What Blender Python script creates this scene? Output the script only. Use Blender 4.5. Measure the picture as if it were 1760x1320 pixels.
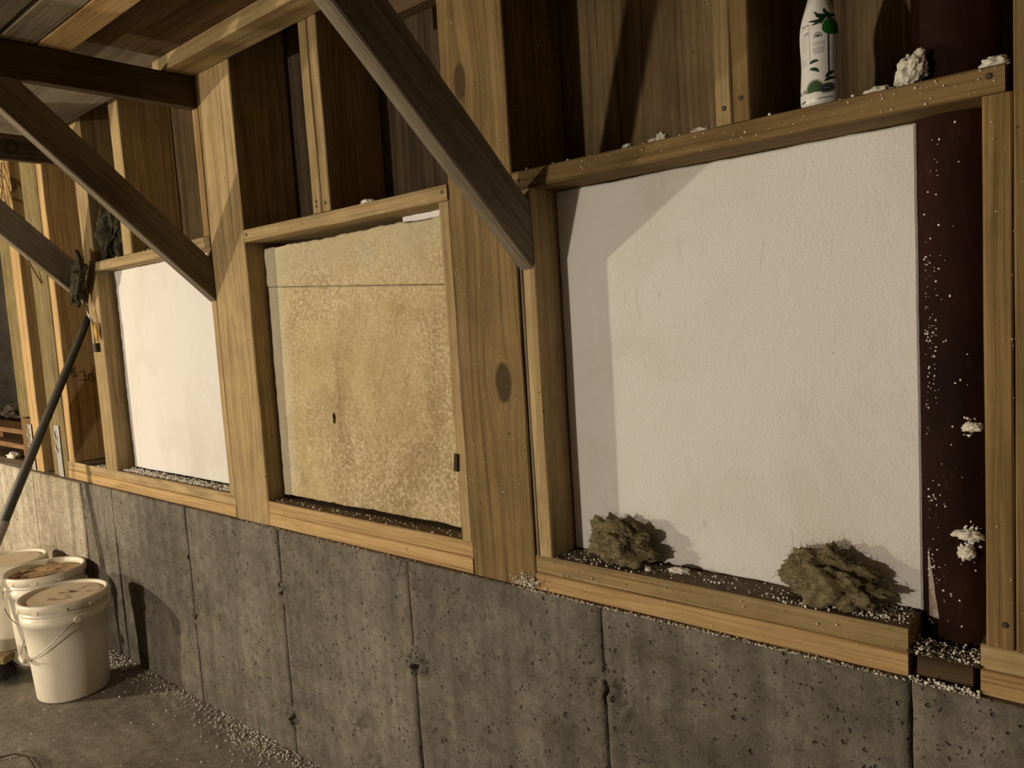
import bpy, bmesh, math, random
from mathutils import Vector, Matrix, Euler, noise as mnoise

# ------------------------------------------------------------------ camera, light, exposure
scene = bpy.context.scene
for o in list(bpy.data.objects):
    bpy.data.objects.remove(o, do_unlink=True)
COL = scene.collection

cam_data = bpy.data.cameras.new('camera')
cam_data.sensor_width = 36.0
cam_data.lens = 1322.0 / 1760.0 * 36.0
cam_data.clip_start = 0.02
cam = bpy.data.objects.new('camera', cam_data)
COL.objects.link(cam)
RX, UP, FW = (0.7566, 0.6508, -0.0627), (-0.0106, 0.1080, 0.9941), (-0.6537, 0.7515, -0.0886)
CAM_POS = Vector((0.0, -1.2086, 1.2681))
mat3 = Matrix((RX, UP, tuple(-c for c in FW))).transposed()
cam.matrix_world = Matrix.Translation(CAM_POS) @ mat3.to_4x4()
scene.camera = cam

world = bpy.data.worlds.new('world')
scene.world = world
world.use_nodes = True
world.node_tree.nodes['Background'].inputs['Color'].default_value = (0.9, 0.85, 0.75, 1)
world.node_tree.nodes['Background'].inputs['Strength'].default_value = 0.0

def lamp(name, loc, watts, color, radius):
    ld = bpy.data.lights.new(name, 'POINT')
    ld.energy = watts; ld.color = color; ld.shadow_soft_size = radius
    lo = bpy.data.objects.new(name, ld); lo.location = loc
    COL.objects.link(lo)
    return lo
lamp('work_lamp', (-4.95, -2.62, 1.14), 345.0, (1.0, 0.86, 0.64), 0.05)
lamp('second_work_lamp', (-2.42, -5.0, 1.05), 405.0, (1.0, 0.88, 0.70), 0.07)

scene.view_settings.view_transform = 'Standard'
scene.view_settings.look = 'None'
scene.view_settings.gamma = 1.0
scene.view_settings.use_curve_mapping = False
scene.view_settings.exposure = 0.0
try:
    scene.cycles.use_denoising = True
    scene.cycles.denoiser = 'OPENIMAGEDENOISE'
    scene.cycles.max_bounces = 5
    scene.cycles.diffuse_bounces = 2
    scene.cycles.glossy_bounces = 2
    scene.cycles.adaptive_threshold = 0.03
except Exception:
    pass

rnd = random.Random(7)

# ------------------------------------------------------------------ object helpers
def tag(o, label=None, cat=None, group=None, kind=None):
    if label: o['label'] = label
    if cat: o['category'] = cat
    if group: o['group'] = group
    if kind: o['kind'] = kind
    return o

def link(name, me, mat=None, parent=None, loc=None, smooth=False):
    o = bpy.data.objects.new(name, me)
    COL.objects.link(o)
    if mat is not None and not me.materials: me.materials.append(mat)
    if parent is not None: o.parent = parent
    if loc is not None: o.location = loc
    if smooth:
        for p in me.polygons: p.use_smooth = True
    return o

def empty(name, loc=(0, 0, 0), rz=0.0):
    o = bpy.data.objects.new(name, None)
    o.location = loc; o.rotation_euler = (0, 0, rz); o.empty_display_size = 0.05
    COL.objects.link(o)
    return o

def pydata(name, verts, faces):
    me = bpy.data.meshes.new(name)
    me.from_pydata([tuple(v) for v in verts], [], faces)
    me.update()
    return me

def n3(x, y, z): return mnoise.noise(Vector((x, y, z)))

SEED = [0]
def lumber_mesh(name, sx, sy, length, axis='z', ch=0.0025, wob=0.0012, seg=None):
    """sawn board: cross-section a x b (chamfered), slightly wandering along its length"""
    SEED[0] += 1
    s = SEED[0] * 7.31
    if axis == 'z': a, b = sx, sy
    elif axis == 'x': a, b = sx, sy      # a = y size, b = z size
    else: a, b = sx, sy                  # a = x size, b = z size
    ch = min(ch, a * .2, b * .2)
    seg = seg or max(2, min(24, int(length / 0.06)))
    ring = [(-a/2+ch, -b/2), (a/2-ch, -b/2), (a/2, -b/2+ch), (a/2, b/2-ch), (a/2-ch, b/2), (-a/2+ch, b/2), (-a/2, b/2-ch), (-a/2, -b/2+ch)]
    V = []; F = []
    for i in range(seg+1):
        t = length * i / seg
        for k, (p, q) in enumerate(ring):
            dp = wob * n3(s, t*5, k//2*3.1); dq = wob * n3(s+50, t*5, k//2*3.1)
            p2, q2 = p+dp, q+dq
            if axis == 'z': V.append((p2, q2, t))
            elif axis == 'x': V.append((t, p2, q2))
            else: V.append((p2, t, q2))
    for i in range(seg):
        for k in range(8):
            a0 = i*8+k; a1 = i*8+(k+1) % 8
            F.append((a0, a1, a1+8, a0+8))
    F.append(tuple(range(7, -1, -1))); F.append(tuple(seg*8+k for k in range(8)))
    me = pydata(name, V, F)
    bm = bmesh.new(); bm.from_mesh(me); bmesh.ops.recalc_face_normals(bm, faces=bm.faces); bm.to_mesh(me); bm.free()
    return me

def lumber(name, x0, x1, y0, y1, z0, z1, axis, mat, parent=None, wob=0.0012, ch=0.0025):
    if axis == 'z':
        me = lumber_mesh(name, x1-x0, y1-y0, z1-z0, 'z', ch, wob); loc = ((x0+x1)/2, (y0+y1)/2, z0)
    elif axis == 'x':
        me = lumber_mesh(name, y1-y0, z1-z0, x1-x0, 'x', ch, wob); loc = (x0, (y0+y1)/2, (z0+z1)/2)
    else:
        me = lumber_mesh(name, x1-x0, z1-z0, y1-y0, 'y', ch, wob); loc = ((x0+x1)/2, y0, (z0+z1)/2)
    return link(name, me, mat, parent, loc)

def lathe(name, prof, n=48, cap_top=False, cap_bot=False):
    V = []; F = []
    for (r, z) in prof:
        for k in range(n):
            a = 2*math.pi*k/n
            V.append((r*math.cos(a), r*math.sin(a), z))
    for i in range(len(prof)-1):
        for k in range(n):
            F.append((i*n+k, i*n+(k+1) % n, (i+1)*n+(k+1) % n, (i+1)*n+k))
    if cap_bot: F.append(tuple(range(n-1, -1, -1)))
    if cap_top: F.append(tuple((len(prof)-1)*n+k for k in range(n)))
    return pydata(name, V, F)

def tube_mesh(name, pts, rad, n=8, cap=True):
    pts = [Vector(p) for p in pts]
    rads = rad if isinstance(rad, (list, tuple)) else [rad]*len(pts)
    V = []; F = []
    prev = None
    for i, p in enumerate(pts):
        d = (pts[min(i+1, len(pts)-1)] - pts[max(i-1, 0)]).normalized()
        if prev is None:
            ref = Vector((0, 0, 1)) if abs(d.z) < .9 else Vector((1, 0, 0))
            u = d.cross(ref).normalized()
        else:
            u = (prev - d*prev.dot(d)).normalized()
        prev = u
        w = d.cross(u)
        for k in range(n):
            a = 2*math.pi*k/n
            V.append(p + (u*math.cos(a)+w*math.sin(a))*rads[i])
    for i in range(len(pts)-1):
        for k in range(n):
            F.append((i*n+k, i*n+(k+1) % n, (i+1)*n+(k+1) % n, (i+1)*n+k))
    if cap:
        F.append(tuple(range(n-1, -1, -1))); F.append(tuple((len(pts)-1)*n+k for k in range(n)))
    return pydata(name, V, F)

def blob_mesh(name, rad, seed, subdiv=4, amp=.35, freq=1.6, octaves=4, flat_bottom=None, ridged=False, shape=None):
    bm = bmesh.new()
    bmesh.ops.create_icosphere(bm, subdivisions=subdiv, radius=1.0)
    for v in bm.verts:
        d = v.co.normalized()
        p = d*freq + Vector((seed*3.7, seed*1.3, seed*2.1))
        h = 0; a = 1; f = 1
        for o in range(octaves):
            nn = mnoise.noise(p*f)
            h += a*((1-2*abs(nn))-.4 if ridged else nn); a *= .58; f *= 2.1
        s = 1 + amp*h
        q = Vector((d.x*rad[0]*s, d.y*rad[1]*s, d.z*rad[2]*s))
        if shape: q = shape(q)
        if flat_bottom is not None and q.z < flat_bottom: q.z = flat_bottom + (q.z-flat_bottom)*.08
        v.co = q
    me = bpy.data.meshes.new(name); bm.to_mesh(me); bm.free()
    for p in me.polygons: p.use_smooth = True
    return me

_t = bmesh.new(); bmesh.ops.create_icosphere(_t, subdivisions=1, radius=1.0)
ICO_V = [v.co.copy() for v in _t.verts]; ICO_F = [[v.index for v in f.verts] for f in _t.faces]; _t.free()
def beads_mesh(name, items):
    V = []; F = []
    for (p, r) in items:
        b = len(V); p = Vector(p)
        sx, sy, sz = (r*rnd.uniform(.75, 1.25) for _ in range(3))
        for v in ICO_V: V.append((p.x+v.x*sx, p.y+v.y*sy, p.z+v.z*sz))
        for f in ICO_F: F.append([b+i for i in f])
    me = pydata(name, V, F)
    for p in me.polygons: p.use_smooth = True
    return me

def text_shape(body, size):
    cu = bpy.data.curves.new('lettering', 'FONT'); cu.body = body; cu.size = size; cu.align_x = 'CENTER'; cu.align_y = 'CENTER'
    cu.resolution_u = 2
    to = bpy.data.objects.new('lettering_tmp', cu); COL.objects.link(to)
    dg = bpy.context.evaluated_depsgraph_get()
    me = bpy.data.meshes.new_from_object(to.evaluated_get(dg))
    V = [v.co.copy() for v in me.vertices]; F = [list(p.vertices) for p in me.polygons]
    bpy.data.objects.remove(to, do_unlink=True); bpy.data.meshes.remove(me); bpy.data.curves.remove(cu)
    return V, F

# ------------------------------------------------------------------ material helpers
class NT:
    def __init__(s, name):
        s.m = bpy.data.materials.new(name); s.m.use_nodes = True
        s.t = s.m.node_tree; s.b = s.t.nodes['Principled BSDF']
    def n(s, typ, **kw):
        nd = s.t.nodes.new(typ)
        for k, v in kw.items(): setattr(nd, k, v)
        return nd
    def l(s, a, b): s.t.links.new(a, b)
    def coords(s):
        tc = s.n('ShaderNodeTexCoord'); oi = s.n('ShaderNodeObjectInfo')
        mul = s.n('ShaderNodeVectorMath', operation='SCALE'); comb = s.n('ShaderNodeCombineXYZ')
        for i in range(3): s.l(oi.outputs['Random'], comb.inputs[i])
        s.l(comb.outputs[0], mul.inputs[0]); mul.inputs['Scale'].default_value = 37.0
        add = s.n('ShaderNodeVectorMath', operation='ADD')
        s.l(tc.outputs['Object'], add.inputs[0]); s.l(mul.outputs[0], add.inputs[1])
        s.obj = tc.outputs['Object']; s.rand = oi.outputs['Random']
        return add.outputs[0]
    def scale(s, vec, sc):
        m = s.n('ShaderNodeVectorMath', operation='MULTIPLY'); s.l(vec, m.inputs[0]); m.inputs[1].default_value = sc
        return m.outputs[0]
    def noise(s, vec, scale=1.0, detail=4, rough=.55, dist=0.0):
        nd = s.n('ShaderNodeTexNoise'); s.l(vec, nd.inputs['Vector'])
        nd.inputs['Scale'].default_value = scale; nd.inputs['Detail'].default_value = detail
        nd.inputs['Roughness'].default_value = rough; nd.inputs['Distortion'].default_value = dist
        return nd.outputs['Fac']
    def voro(s, vec, scale, feature='F1', rnd_=1.0):
        nd = s.n('ShaderNodeTexVoronoi', feature=feature); s.l(vec, nd.inputs['Vector'])
        nd.inputs['Scale'].default_value = scale; nd.inputs['Randomness'].default_value = rnd_
        return nd
    def ramp(s, fac, stops):
        r = s.n('ShaderNodeValToRGB'); s.l(fac, r.inputs[0])
        e = r.color_ramp.elements
        e[0].position = stops[0][0]; e[1].position = stops[-1][0]
        for st in stops[1:-1]: e.new(st[0])
        for el, st in zip(sorted(e, key=lambda q: q.position), stops):
            c = st[1]
            el.color = (c, c, c, 1) if isinstance(c, (int, float)) else (*c, 1)
        return r.outputs[0]
    def mix(s, fac, a, b, mode='MIX'):
        m = s.n('ShaderNodeMix', data_type='RGBA', blend_type=mode)
        if isinstance(fac, (int, float)): m.inputs[0].default_value = fac
        else: s.l(fac, m.inputs[0])
        for i, v in ((6, a), (7, b)):
            if isinstance(v, tuple): m.inputs[i].default_value = (*v, 1)
            else: s.l(v, m.inputs[i])
        return m.outputs[2]
    def math(s, op, a, b=None, clamp=False):
        m = s.n('ShaderNodeMath', operation=op); m.use_clamp = clamp
        for i, v in ((0, a), (1, b)):
            if v is None: continue
            if isinstance(v, (int, float)): m.inputs[i].default_value = v
            else: s.l(v, m.inputs[i])
        return m.outputs[0]
    def bump(s, h, strength=.3, dist=.002, prev=None):
        b = s.n('ShaderNodeBump'); b.inputs['Strength'].default_value = strength; b.inputs['Distance'].default_value = dist
        s.l(h, b.inputs['Height'])
        if prev is not None: s.l(prev, b.inputs['Normal'])
        return b.outputs[0]
    def fin(s, col, rough=.8, normal=None, spec=.3):
        if isinstance(col, tuple): s.b.inputs['Base Color'].default_value = (*col, 1)
        else: s.l(col, s.b.inputs['Base Color'])
        s.b.inputs['Roughness'].default_value = rough
        s.b.inputs['Specular IOR Level'].default_value = spec
        if normal is not None: s.l(normal, s.b.inputs['Normal'])
        return s.m

_wood = {}
def wood(kind, axis='z', knots=()):
    key = (kind, axis, tuple(knots))
    if key in _wood: return _wood[key]
    light, mid, dark, grime = {
        'pine':  ((.47, .345, .175), (.375, .265, .125), (.23, .150, .065), .42),
        'fresh': ((.58, .395, .185), (.47, .300, .130), (.29, .170, .065), .15),
        'post':  ((.30, .200, .082), (.22, .142, .056), (.125, .077, .030), .45),
        'olive': ((.26, .200, .092), (.195, .146, .064), (.110, .078, .034), .5),
        'dark':  ((.12, .080, .042), (.088, .056, .028), (.05, .030, .015), .5),
        'grey':  ((.27, .225, .160), (.21, .172, .120), (.12, .094, .064), .5),
        'ply':   ((.215, .150, .072), (.140, .090, .042), (.062, .037, .018), .55),
        'oldply':((.105, .076, .044), (.062, .040, .022), (.028, .017, .009), .6),
        'deep':  ((.20, .120, .050), (.14, .080, .032), (.075, .042, .017), .4),
        'brown': ((.25, .145, .065), (.18, .098, .042), (.10, .052, .022), .4),
    }[kind]
    m = NT('wood_%s_%s%s' % (kind, axis, '_knot' if knots else ''))
    v = m.coords()
    if knots:
        sep = m.n('ShaderNodeSeparateXYZ'); m.l(m.obj, sep.inputs[0])
        shift = None; kd = None
        for (kx, kz, rx, rz) in knots:
            dx = m.math('SUBTRACT', sep.outputs[0], kx); dz = m.math('SUBTRACT', sep.outputs[2], kz)
            ex = m.math('DIVIDE', dx, rx); ez = m.math('DIVIDE', dz, rz)
            d2 = m.math('ADD', m.math('MULTIPLY', ex, ex), m.math('MULTIPLY', ez, ez))
            g = m.math('DIVIDE', 1.0, m.math('ADD', 1.0, m.math('MULTIPLY', d2, .35)))
            sh = m.math('MULTIPLY', m.math('MULTIPLY', dx, g), -.85)
            shift = sh if shift is None else m.math('ADD', shift, sh)
            kd = d2 if kd is None else m.math('MINIMUM', kd, d2)
        cb = m.n('ShaderNodeCombineXYZ'); m.l(shift, cb.inputs[0])
        ad = m.n('ShaderNodeVectorMath', operation='ADD'); m.l(v, ad.inputs[0]); m.l(cb.outputs[0], ad.inputs[1]); v = ad.outputs[0]
    i = 'xyz'.index(axis)
    def st(a, b):
        q = [a, a, a]; q[i] = b; return tuple(q)
    warp = m.noise(m.scale(v, st(9, .9)), 1, 2, .5)
    wv = m.n('ShaderNodeVectorMath', operation='ADD'); m.l(v, wv.inputs[0])
    ws = m.n('ShaderNodeVectorMath', operation='SCALE'); m.l(warp, ws.inputs[0]); ws.inputs['Scale'].default_value = .05
    m.l(ws.outputs[0], wv.inputs[1]); v2 = wv.outputs[0]
    g1 = m.noise(m.scale(v2, st(24, .9) if kind in ('ply', 'oldply') else st(55, 1.0)), 1, 5, .62, 1.0 if kind in ('ply', 'oldply', 'fresh') else .35)
    g2 = m.noise(m.scale(v2, st(260, 5)), 1, 3, .6)
    col = m.ramp(g1, [(.28, dark), (.44, mid), (.60, light), (.78, mid)])
    fine = m.ramp(g2, [(.30, .45), (.54, 1.0)])
    col = m.mix(.62, col, m.mix(1.0, col, fine, 'MULTIPLY'))
    blot = m.ramp(m.noise(m.scale(v, (7, 7, 7)), 1, 5, .65), [(.36, .55), (.58, 1.0)])
    col = m.mix(grime, col, m.mix(1.0, col, blot, 'MULTIPLY'))
    # per-board tone
    tone = m.math('ADD', m.math('MULTIPLY', m.rand, .30), .86)
    tc = m.n('ShaderNodeCombineColor')
    for k in range(3): m.l(tone, tc.inputs[k])
    col = m.mix(1.0, col, tc.outputs[0], 'MULTIPLY')
    spots = m.voro(v, 38); gate = m.math('GREATER_THAN', m.noise(v, 21, 1), .60)
    sp = m.math('MULTIPLY', m.math('LESS_THAN', spots.outputs['Distance'], .11), gate)
    col = m.mix(m.math('MULTIPLY', sp, .75), col, tuple(c*.35 for c in dark))
    if knots:
        wob = m.math('ADD', kd, m.math('MULTIPLY', m.math('SUBTRACT', m.noise(v, 60, 3), .5), .55))
        core = m.ramp(wob, [(.62, 1.0), (.95, 0.0)])
        ring = m.ramp(m.math('FRACT', m.math('MULTIPLY', m.math('SQRT', wob), 2.6)), [(.0, 0.0), (.35, .0), (.5, 1.0), (.65, .0)])
        near = m.ramp(m.math('MULTIPLY', kd, .1), [(.1, 1.0), (.62, 0.0)]); ring = m.math('MULTIPLY', ring, near)
        col = m.mix(m.math('MULTIPLY', ring, .6), col, dark)
        col = m.mix(core, col, tuple(c*.30 for c in mid))
    h = m.math('ADD', m.math('MULTIPLY', g1, .6), m.math('MULTIPLY', g2, .4))
    if kind in ('ply', 'oldply'):
        b = m.bump(h, .35, .002)
    else:
        b = m.bump(h, .45, .0025)
    _wood[key] = m.fin(col, .82, b, .22)
    return _wood[key]

def concrete(name, light, mid, dark, streak=.5, pits=True, floor=False):
    m = NT(name); tc = m.n('ShaderNodeTexCoord'); geo = m.n('ShaderNodeNewGeometry'); v = geo.outputs['Position']
    big = m.noise(m.scale(v, (1.7, 1.7, 1.7)), 1, 6, .62)
    md = m.noise(v, 14, 6, .7)
    col = m.ramp(m.math('ADD', m.math('MULTIPLY', big, .62), m.math('MULTIPLY', md, .38)), [(.38, dark), (.50, mid), (.62, light)])
    if streak:
        s1 = m.noise(m.scale(v, (26, 26, 1.6)), 1, 4, .6)
        col = m.mix(streak, col, m.mix(1.0, col, m.ramp(s1, [(.34, .50), (.62, 1.18)]), 'MULTIPLY'))
    if floor:
        fw = m.noise(m.scale(v, (2.2, 8, 2)), 1, 5, .65, 1.4)
        col = m.mix(.7, col, m.mix(1.0, col, m.ramp(fw, [(.36, .72), (.62, 1.3)]), 'MULTIPLY'))
    gr = m.noise(v, 190, 3, .7)
    col = m.mix(.5, col, m.mix(1.0, col, m.ramp(gr, [(.3, .55), (.65, 1.2)]), 'MULTIPLY'))
    mo = m.noise(v, 42, 5, .75, .5)
    col = m.mix(.6, col, m.mix(1.0, col, m.ramp(mo, [(.36, .62), (.5, 1.0), (.66, 1.25)]), 'MULTIPLY'))
    h = m.math('ADD', m.math('MULTIPLY', md, .5), m.math('MULTIPLY', gr, .5))
    b = m.bump(h, .6, .004)
    if pits:
        w = m.n('ShaderNodeVectorMath', operation='ADD'); m.l(v, w.inputs[0])
        nz = m.n('ShaderNodeTexNoise'); m.l(v, nz.inputs['Vector']); nz.inputs['Scale'].default_value = 55
        sc = m.n('ShaderNodeVectorMath', operation='SCALE'); m.l(nz.outputs['Color'], sc.inputs[0]); sc.inputs['Scale'].default_value = .016
        m.l(sc.outputs[0], w.inputs[1])
        for scl, th, gt in ((22, .14, .50), (50, .19, .50), (105, .22, .54)):
            vo = m.voro(w.outputs[0], scl)
            gate = m.math('GREATER_THAN', m.noise(v, scl*.37, 2), gt)
            pm = m.math('MULTIPLY', m.ramp(vo.outputs['Distance'], [(th*.6, 1.0), (th, 0.0)]), gate)
            col = m.mix(m.math('MULTIPLY', pm, .62), col, tuple(c*.38 for c in dark))
            b = m.bump(m.math('SUBTRACT', 1.0, pm), 1.0, .006, b)
        vo = m.voro(w.outputs[0], 31); gate = m.math('GREATER_THAN', m.noise(v, 8.3, 2), .57)
        pm = m.math('MULTIPLY', m.ramp(vo.outputs['Distance'], [(.06, 1.0), (.12, 0.0)]), gate)
        col = m.mix(m.math('MULTIPLY', pm, .5), col, tuple(min(1, c*1.7) for c in light))
    return m.fin(col, .78 if not floor else .6, b, .3)

CONC = concrete('concrete_grey', (.225, .198, .160), (.155, .135, .108), (.095, .082, .064), .45)
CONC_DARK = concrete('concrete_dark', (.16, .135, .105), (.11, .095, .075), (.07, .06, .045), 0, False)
CONC_LIGHT = concrete('concrete_pale', (.50, .44, .345), (.40, .345, .26), (.27, .225, .165), .5)
FLOOR_M = concrete('concrete_floor', (.30, .27, .22), (.225, .20, .16), (.155, .137, .108), 0, False, True)

def foam_mat(name, base, stain, stain_amt, bead=True, extra=None):
    m = NT(name); tc = m.n('ShaderNodeTexCoord'); v = tc.outputs['Object']
    big = m.noise(v, 3.2, 6, .65, .4)
    col = m.mix(m.math('MULTIPLY', m.ramp(big, [(.46, 0.0), (.72, 1.0)]), stain_amt), base, stain)
    sm = m.noise(m.scale(v, (30, 30, 9)), 1, 5, .7)
    col = m.mix(m.math('MULTIPLY', m.ramp(sm, [(.60, 0.0), (.78, 1.0)]), stain_amt*.9), col, tuple(c*.8 for c in stain))
    if extra: col = extra(m, v, col)
    vo = m.voro(v, 210)
    h = m.math('SUBTRACT', 1.0, vo.outputs['Distance'])
    fine = m.noise(v, 420, 2, .6)
    col = m.mix(.22, col, m.mix(1.0, col, m.ramp(fine, [(.32, .62), (.55, 1.0)]), 'MULTIPLY'))
    b = m.bump(h, .35, .0012)
    return m.fin(col, .85, b, .2)
def white_marks(m, v, col):
    # small grey scuffs and pin dents
    s = m.voro(v, 26); g = m.math('GREATER_THAN', m.noise(v, 9, 2), .60)
    p = m.math('MULTIPLY', m.ramp(s.outputs['Distance'], [(.03, 1.0), (.07, 0.0)]), g)
    col = m.mix(m.math('MULTIPLY', p, .55), col, (.22, .2, .16))
    sc = m.noise(m.scale(v, (40, 40, 7)), 1, 3, .6, 1.5)
    sg = m.math('MULTIPLY', m.ramp(sc, [(.655, 0.0), (.69, 1.0)]), m.ramp(m.noise(v, 5, 2), [(.52, 0.0), (.62, 1.0)]))
    return m.mix(m.math('MULTIPLY', sg, .28), col, (.36, .31, .25))
FOAM = foam_mat('foam_white', (.78, .755, .735), (.55, .48, .40), .42, True, white_marks)
def yellow_marks(m, v, col):
    br1 = m.noise(m.scale(v, (5, 5, 3)), 1, 6, .7, 1.2)
    col = m.mix(m.ramp(br1, [(.44, 0.0), (.66, .75)]), col, (.27, .19, .085))
    dg = m.noise(m.scale(v, (16, 16, 5)), 1, 5, .72, 1.5)
    col = m.mix(m.ramp(dg, [(.56, 0.0), (.72, .6)]), col, (.25, .19, .09))
    sp = m.noise(v, 120, 5, .8)
    patch = m.ramp(m.noise(v, 4.5, 4, .6, .6), [(.36, 0.0), (.62, 1.0)])
    f = m.math('MULTIPLY', m.ramp(sp, [(.46, 0.0), (.60, 1.0)]), m.math('ADD', m.math('MULTIPLY', patch, .8), .2))
    col = m.mix(m.math('MULTIPLY', f, .8), col, (.76, .66, .46))
    sw = m.noise(m.scale(v, (14, 14, 14)), 1, 3, .5, 2.5)
    ln = m.ramp(sw, [(.485, 0.0), (.497, 1.0), (.503, 1.0), (.515, 0.0)])
    col = m.mix(m.math('MULTIPLY', ln, .35), col, (.82, .74, .56))
    s = m.voro(v, 30); g = m.math('GREATER_THAN', m.noise(v, 12, 2), .62)
    p = m.math('MULTIPLY', m.ramp(s.outputs['Distance'], [(.04, 1.0), (.09, 0.0)]), g)
    col = m.mix(m.math('MULTIPLY', p, .7), col, (.16, .12, .06))
    # pale chalky zone near the upper board
    sep = m.n('ShaderNodeSeparateXYZ'); m.l(v, sep.inputs[0])
    top = m.ramp(m.math('ADD', sep.outputs[2], m.math('MULTIPLY', m.math('SUBTRACT', m.noise(v, 9, 4, .7), .5), .25)), [(.58, 0.0), (.70, 1.0)])
    col = m.mix(m.math('MULTIPLY', top, .5), col, (.52, .475, .34))
    lf = m.ramp(m.math('ADD', sep.outputs[0], m.math('MULTIPLY', m.math('SUBTRACT', m.noise(v, 12, 4, .7), .5), .12)), [(.02, 1.0), (.10, 0.0)])
    return m.mix(m.math('MULTIPLY', lf, .6), col, (.74, .68, .55))
FOAM_Y = foam_mat('foam_yellowed', (.50, .385, .195), (.33, .235, .10), .85, True, yellow_marks)
def simple(name, col, rough=.6, spec=.4, noise_amt=.15, nscale=30, metal=0.0, bump=.15):
    m = NT(name); tc = m.n('ShaderNodeTexCoord'); v = tc.outputs['Object']
    f = m.noise(v, nscale, 5, .65)
    c = m.mix(noise_amt, col, m.mix(1.0, col, m.ramp(f, [(.3, .35), (.65, 1.1)]), 'MULTIPLY')) if noise_amt else col
    m.b.inputs['Metallic'].default_value = metal
    return m.fin(c, rough, m.bump(f, bump, .001) if bump else None, spec)
BEAD = simple('foam_bead', (.86, .82, .74), .6, .4, .0, 1, 0, 0)
CHUNK = simple('foam_chunk', (.74, .70, .60), .8, .3, .35, 60, 0, .5)
def bucket_mat():
    m = NT('bucket_plastic'); tc = m.n('ShaderNodeTexCoord'); v = tc.outputs['Object']
    d = m.ramp(m.noise(m.scale(v, (9, 9, 5)), 1, 6, .7), [(.42, 0.0), (.75, 1.0)])
    col = m.mix(m.math('MULTIPLY', d, .38), (.80, .735, .61), (.52, .43, .30))
    return m.fin(col, .42, None, .45)
BUCKET = bucket_mat()
def lid_mat(name, base, dirt, lo, hi):
    m = NT(name); tc = m.n('ShaderNodeTexCoord'); v = tc.outputs['Object']
    d = m.ramp(m.noise(m.scale(v, (11, 11, 11)), 1, 6, .72, .8), [(lo, 0.0), (hi, 1.0)])
    d2 = m.ramp(m.noise(v, 26, 5, .7, 1.2), [(.56, 0.0), (.66, 1.0)])
    col = m.mix(m.math('MULTIPLY', d, .75), base, dirt)
    col = m.mix(m.math('MULTIPLY', d2, m.math('MULTIPLY', d, .8)), col, tuple(c*.3 for c in dirt))
    return m.fin(col, .6, m.bump(d, .2, .002), .3)
LID_CLEAN = lid_mat('lid_cream', (.68, .57, .41), (.36, .24, .13), .55, .78)
LID_DIRTY = lid_mat('lid_dirty', (.62, .45, .26), (.24, .12, .05), .36, .60)
WIRE = simple('galvanised_wire', (.33, .31, .28), .4, .5, .2, 80, .8, 0)
GRIP = simple('grip_plastic', (.72, .66, .54), .5, .4, .1, 40, 0, 0)
INK = simple('dark_ink', (.05, .035, .02), .8, .2, 0, 1, 0, 0)
def steel_mat():
    m = NT('red_oxide_paint'); tc = m.n('ShaderNodeTexCoord'); v = tc.outputs['Object']
    a = m.noise(m.scale(v, (8, 8, 3)), 1, 6, .68)
    col = m.ramp(a, [(.34, (.012, .005, .004)), (.52, (.024, .008, .006)), (.70, (.042, .014, .010))])
    dust = m.ramp(m.noise(m.scale(v, (40, 40, 14)), 1, 5, .7), [(.60, 0.0), (.80, 1.0)])
    col = m.mix(m.math('MULTIPLY', dust, .35), col, (.12, .07, .055))
    return m.fin(col, .75, m.bump(a, .25, .002), .08)
STEEL = steel_mat()
def wool_mat(name, a, b_, c):
    m = NT(name); tc = m.n('ShaderNodeTexCoord'); v = tc.outputs['Object']
    f = m.noise(v, 70, 6, .75, .6); g = m.noise(v, 380, 3, .7)
    col = m.ramp(m.math('ADD', m.math('MULTIPLY', f, .65), m.math('MULTIPLY', g, .35)), [(.34, c), (.5, b_), (.68, a)])
    return m.fin(col, .95, m.bump(m.math('ADD', f, g), .9, .004), .1)
WOOL = wool_mat('rock_wool', (.37, .315, .185), (.235, .195, .108), (.075, .06, .032))
WOOL_D = wool_mat('dark_wool', (.135, .12, .075), (.07, .06, .037), (.02, .017, .01))
BLACK = simple('black_bristle', (.012, .012, .014), .6, .3, .3, 120, 0, .3)
RUBBLE = simple('dark_rubble', (.10, .082, .055), .9, .2, .8, 40, 0, .6)

# ------------------------------------------------------------------ the setting
ZC = 0.69            # top of the concrete
YS = 0.19            # sheathing plane behind the studs

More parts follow.
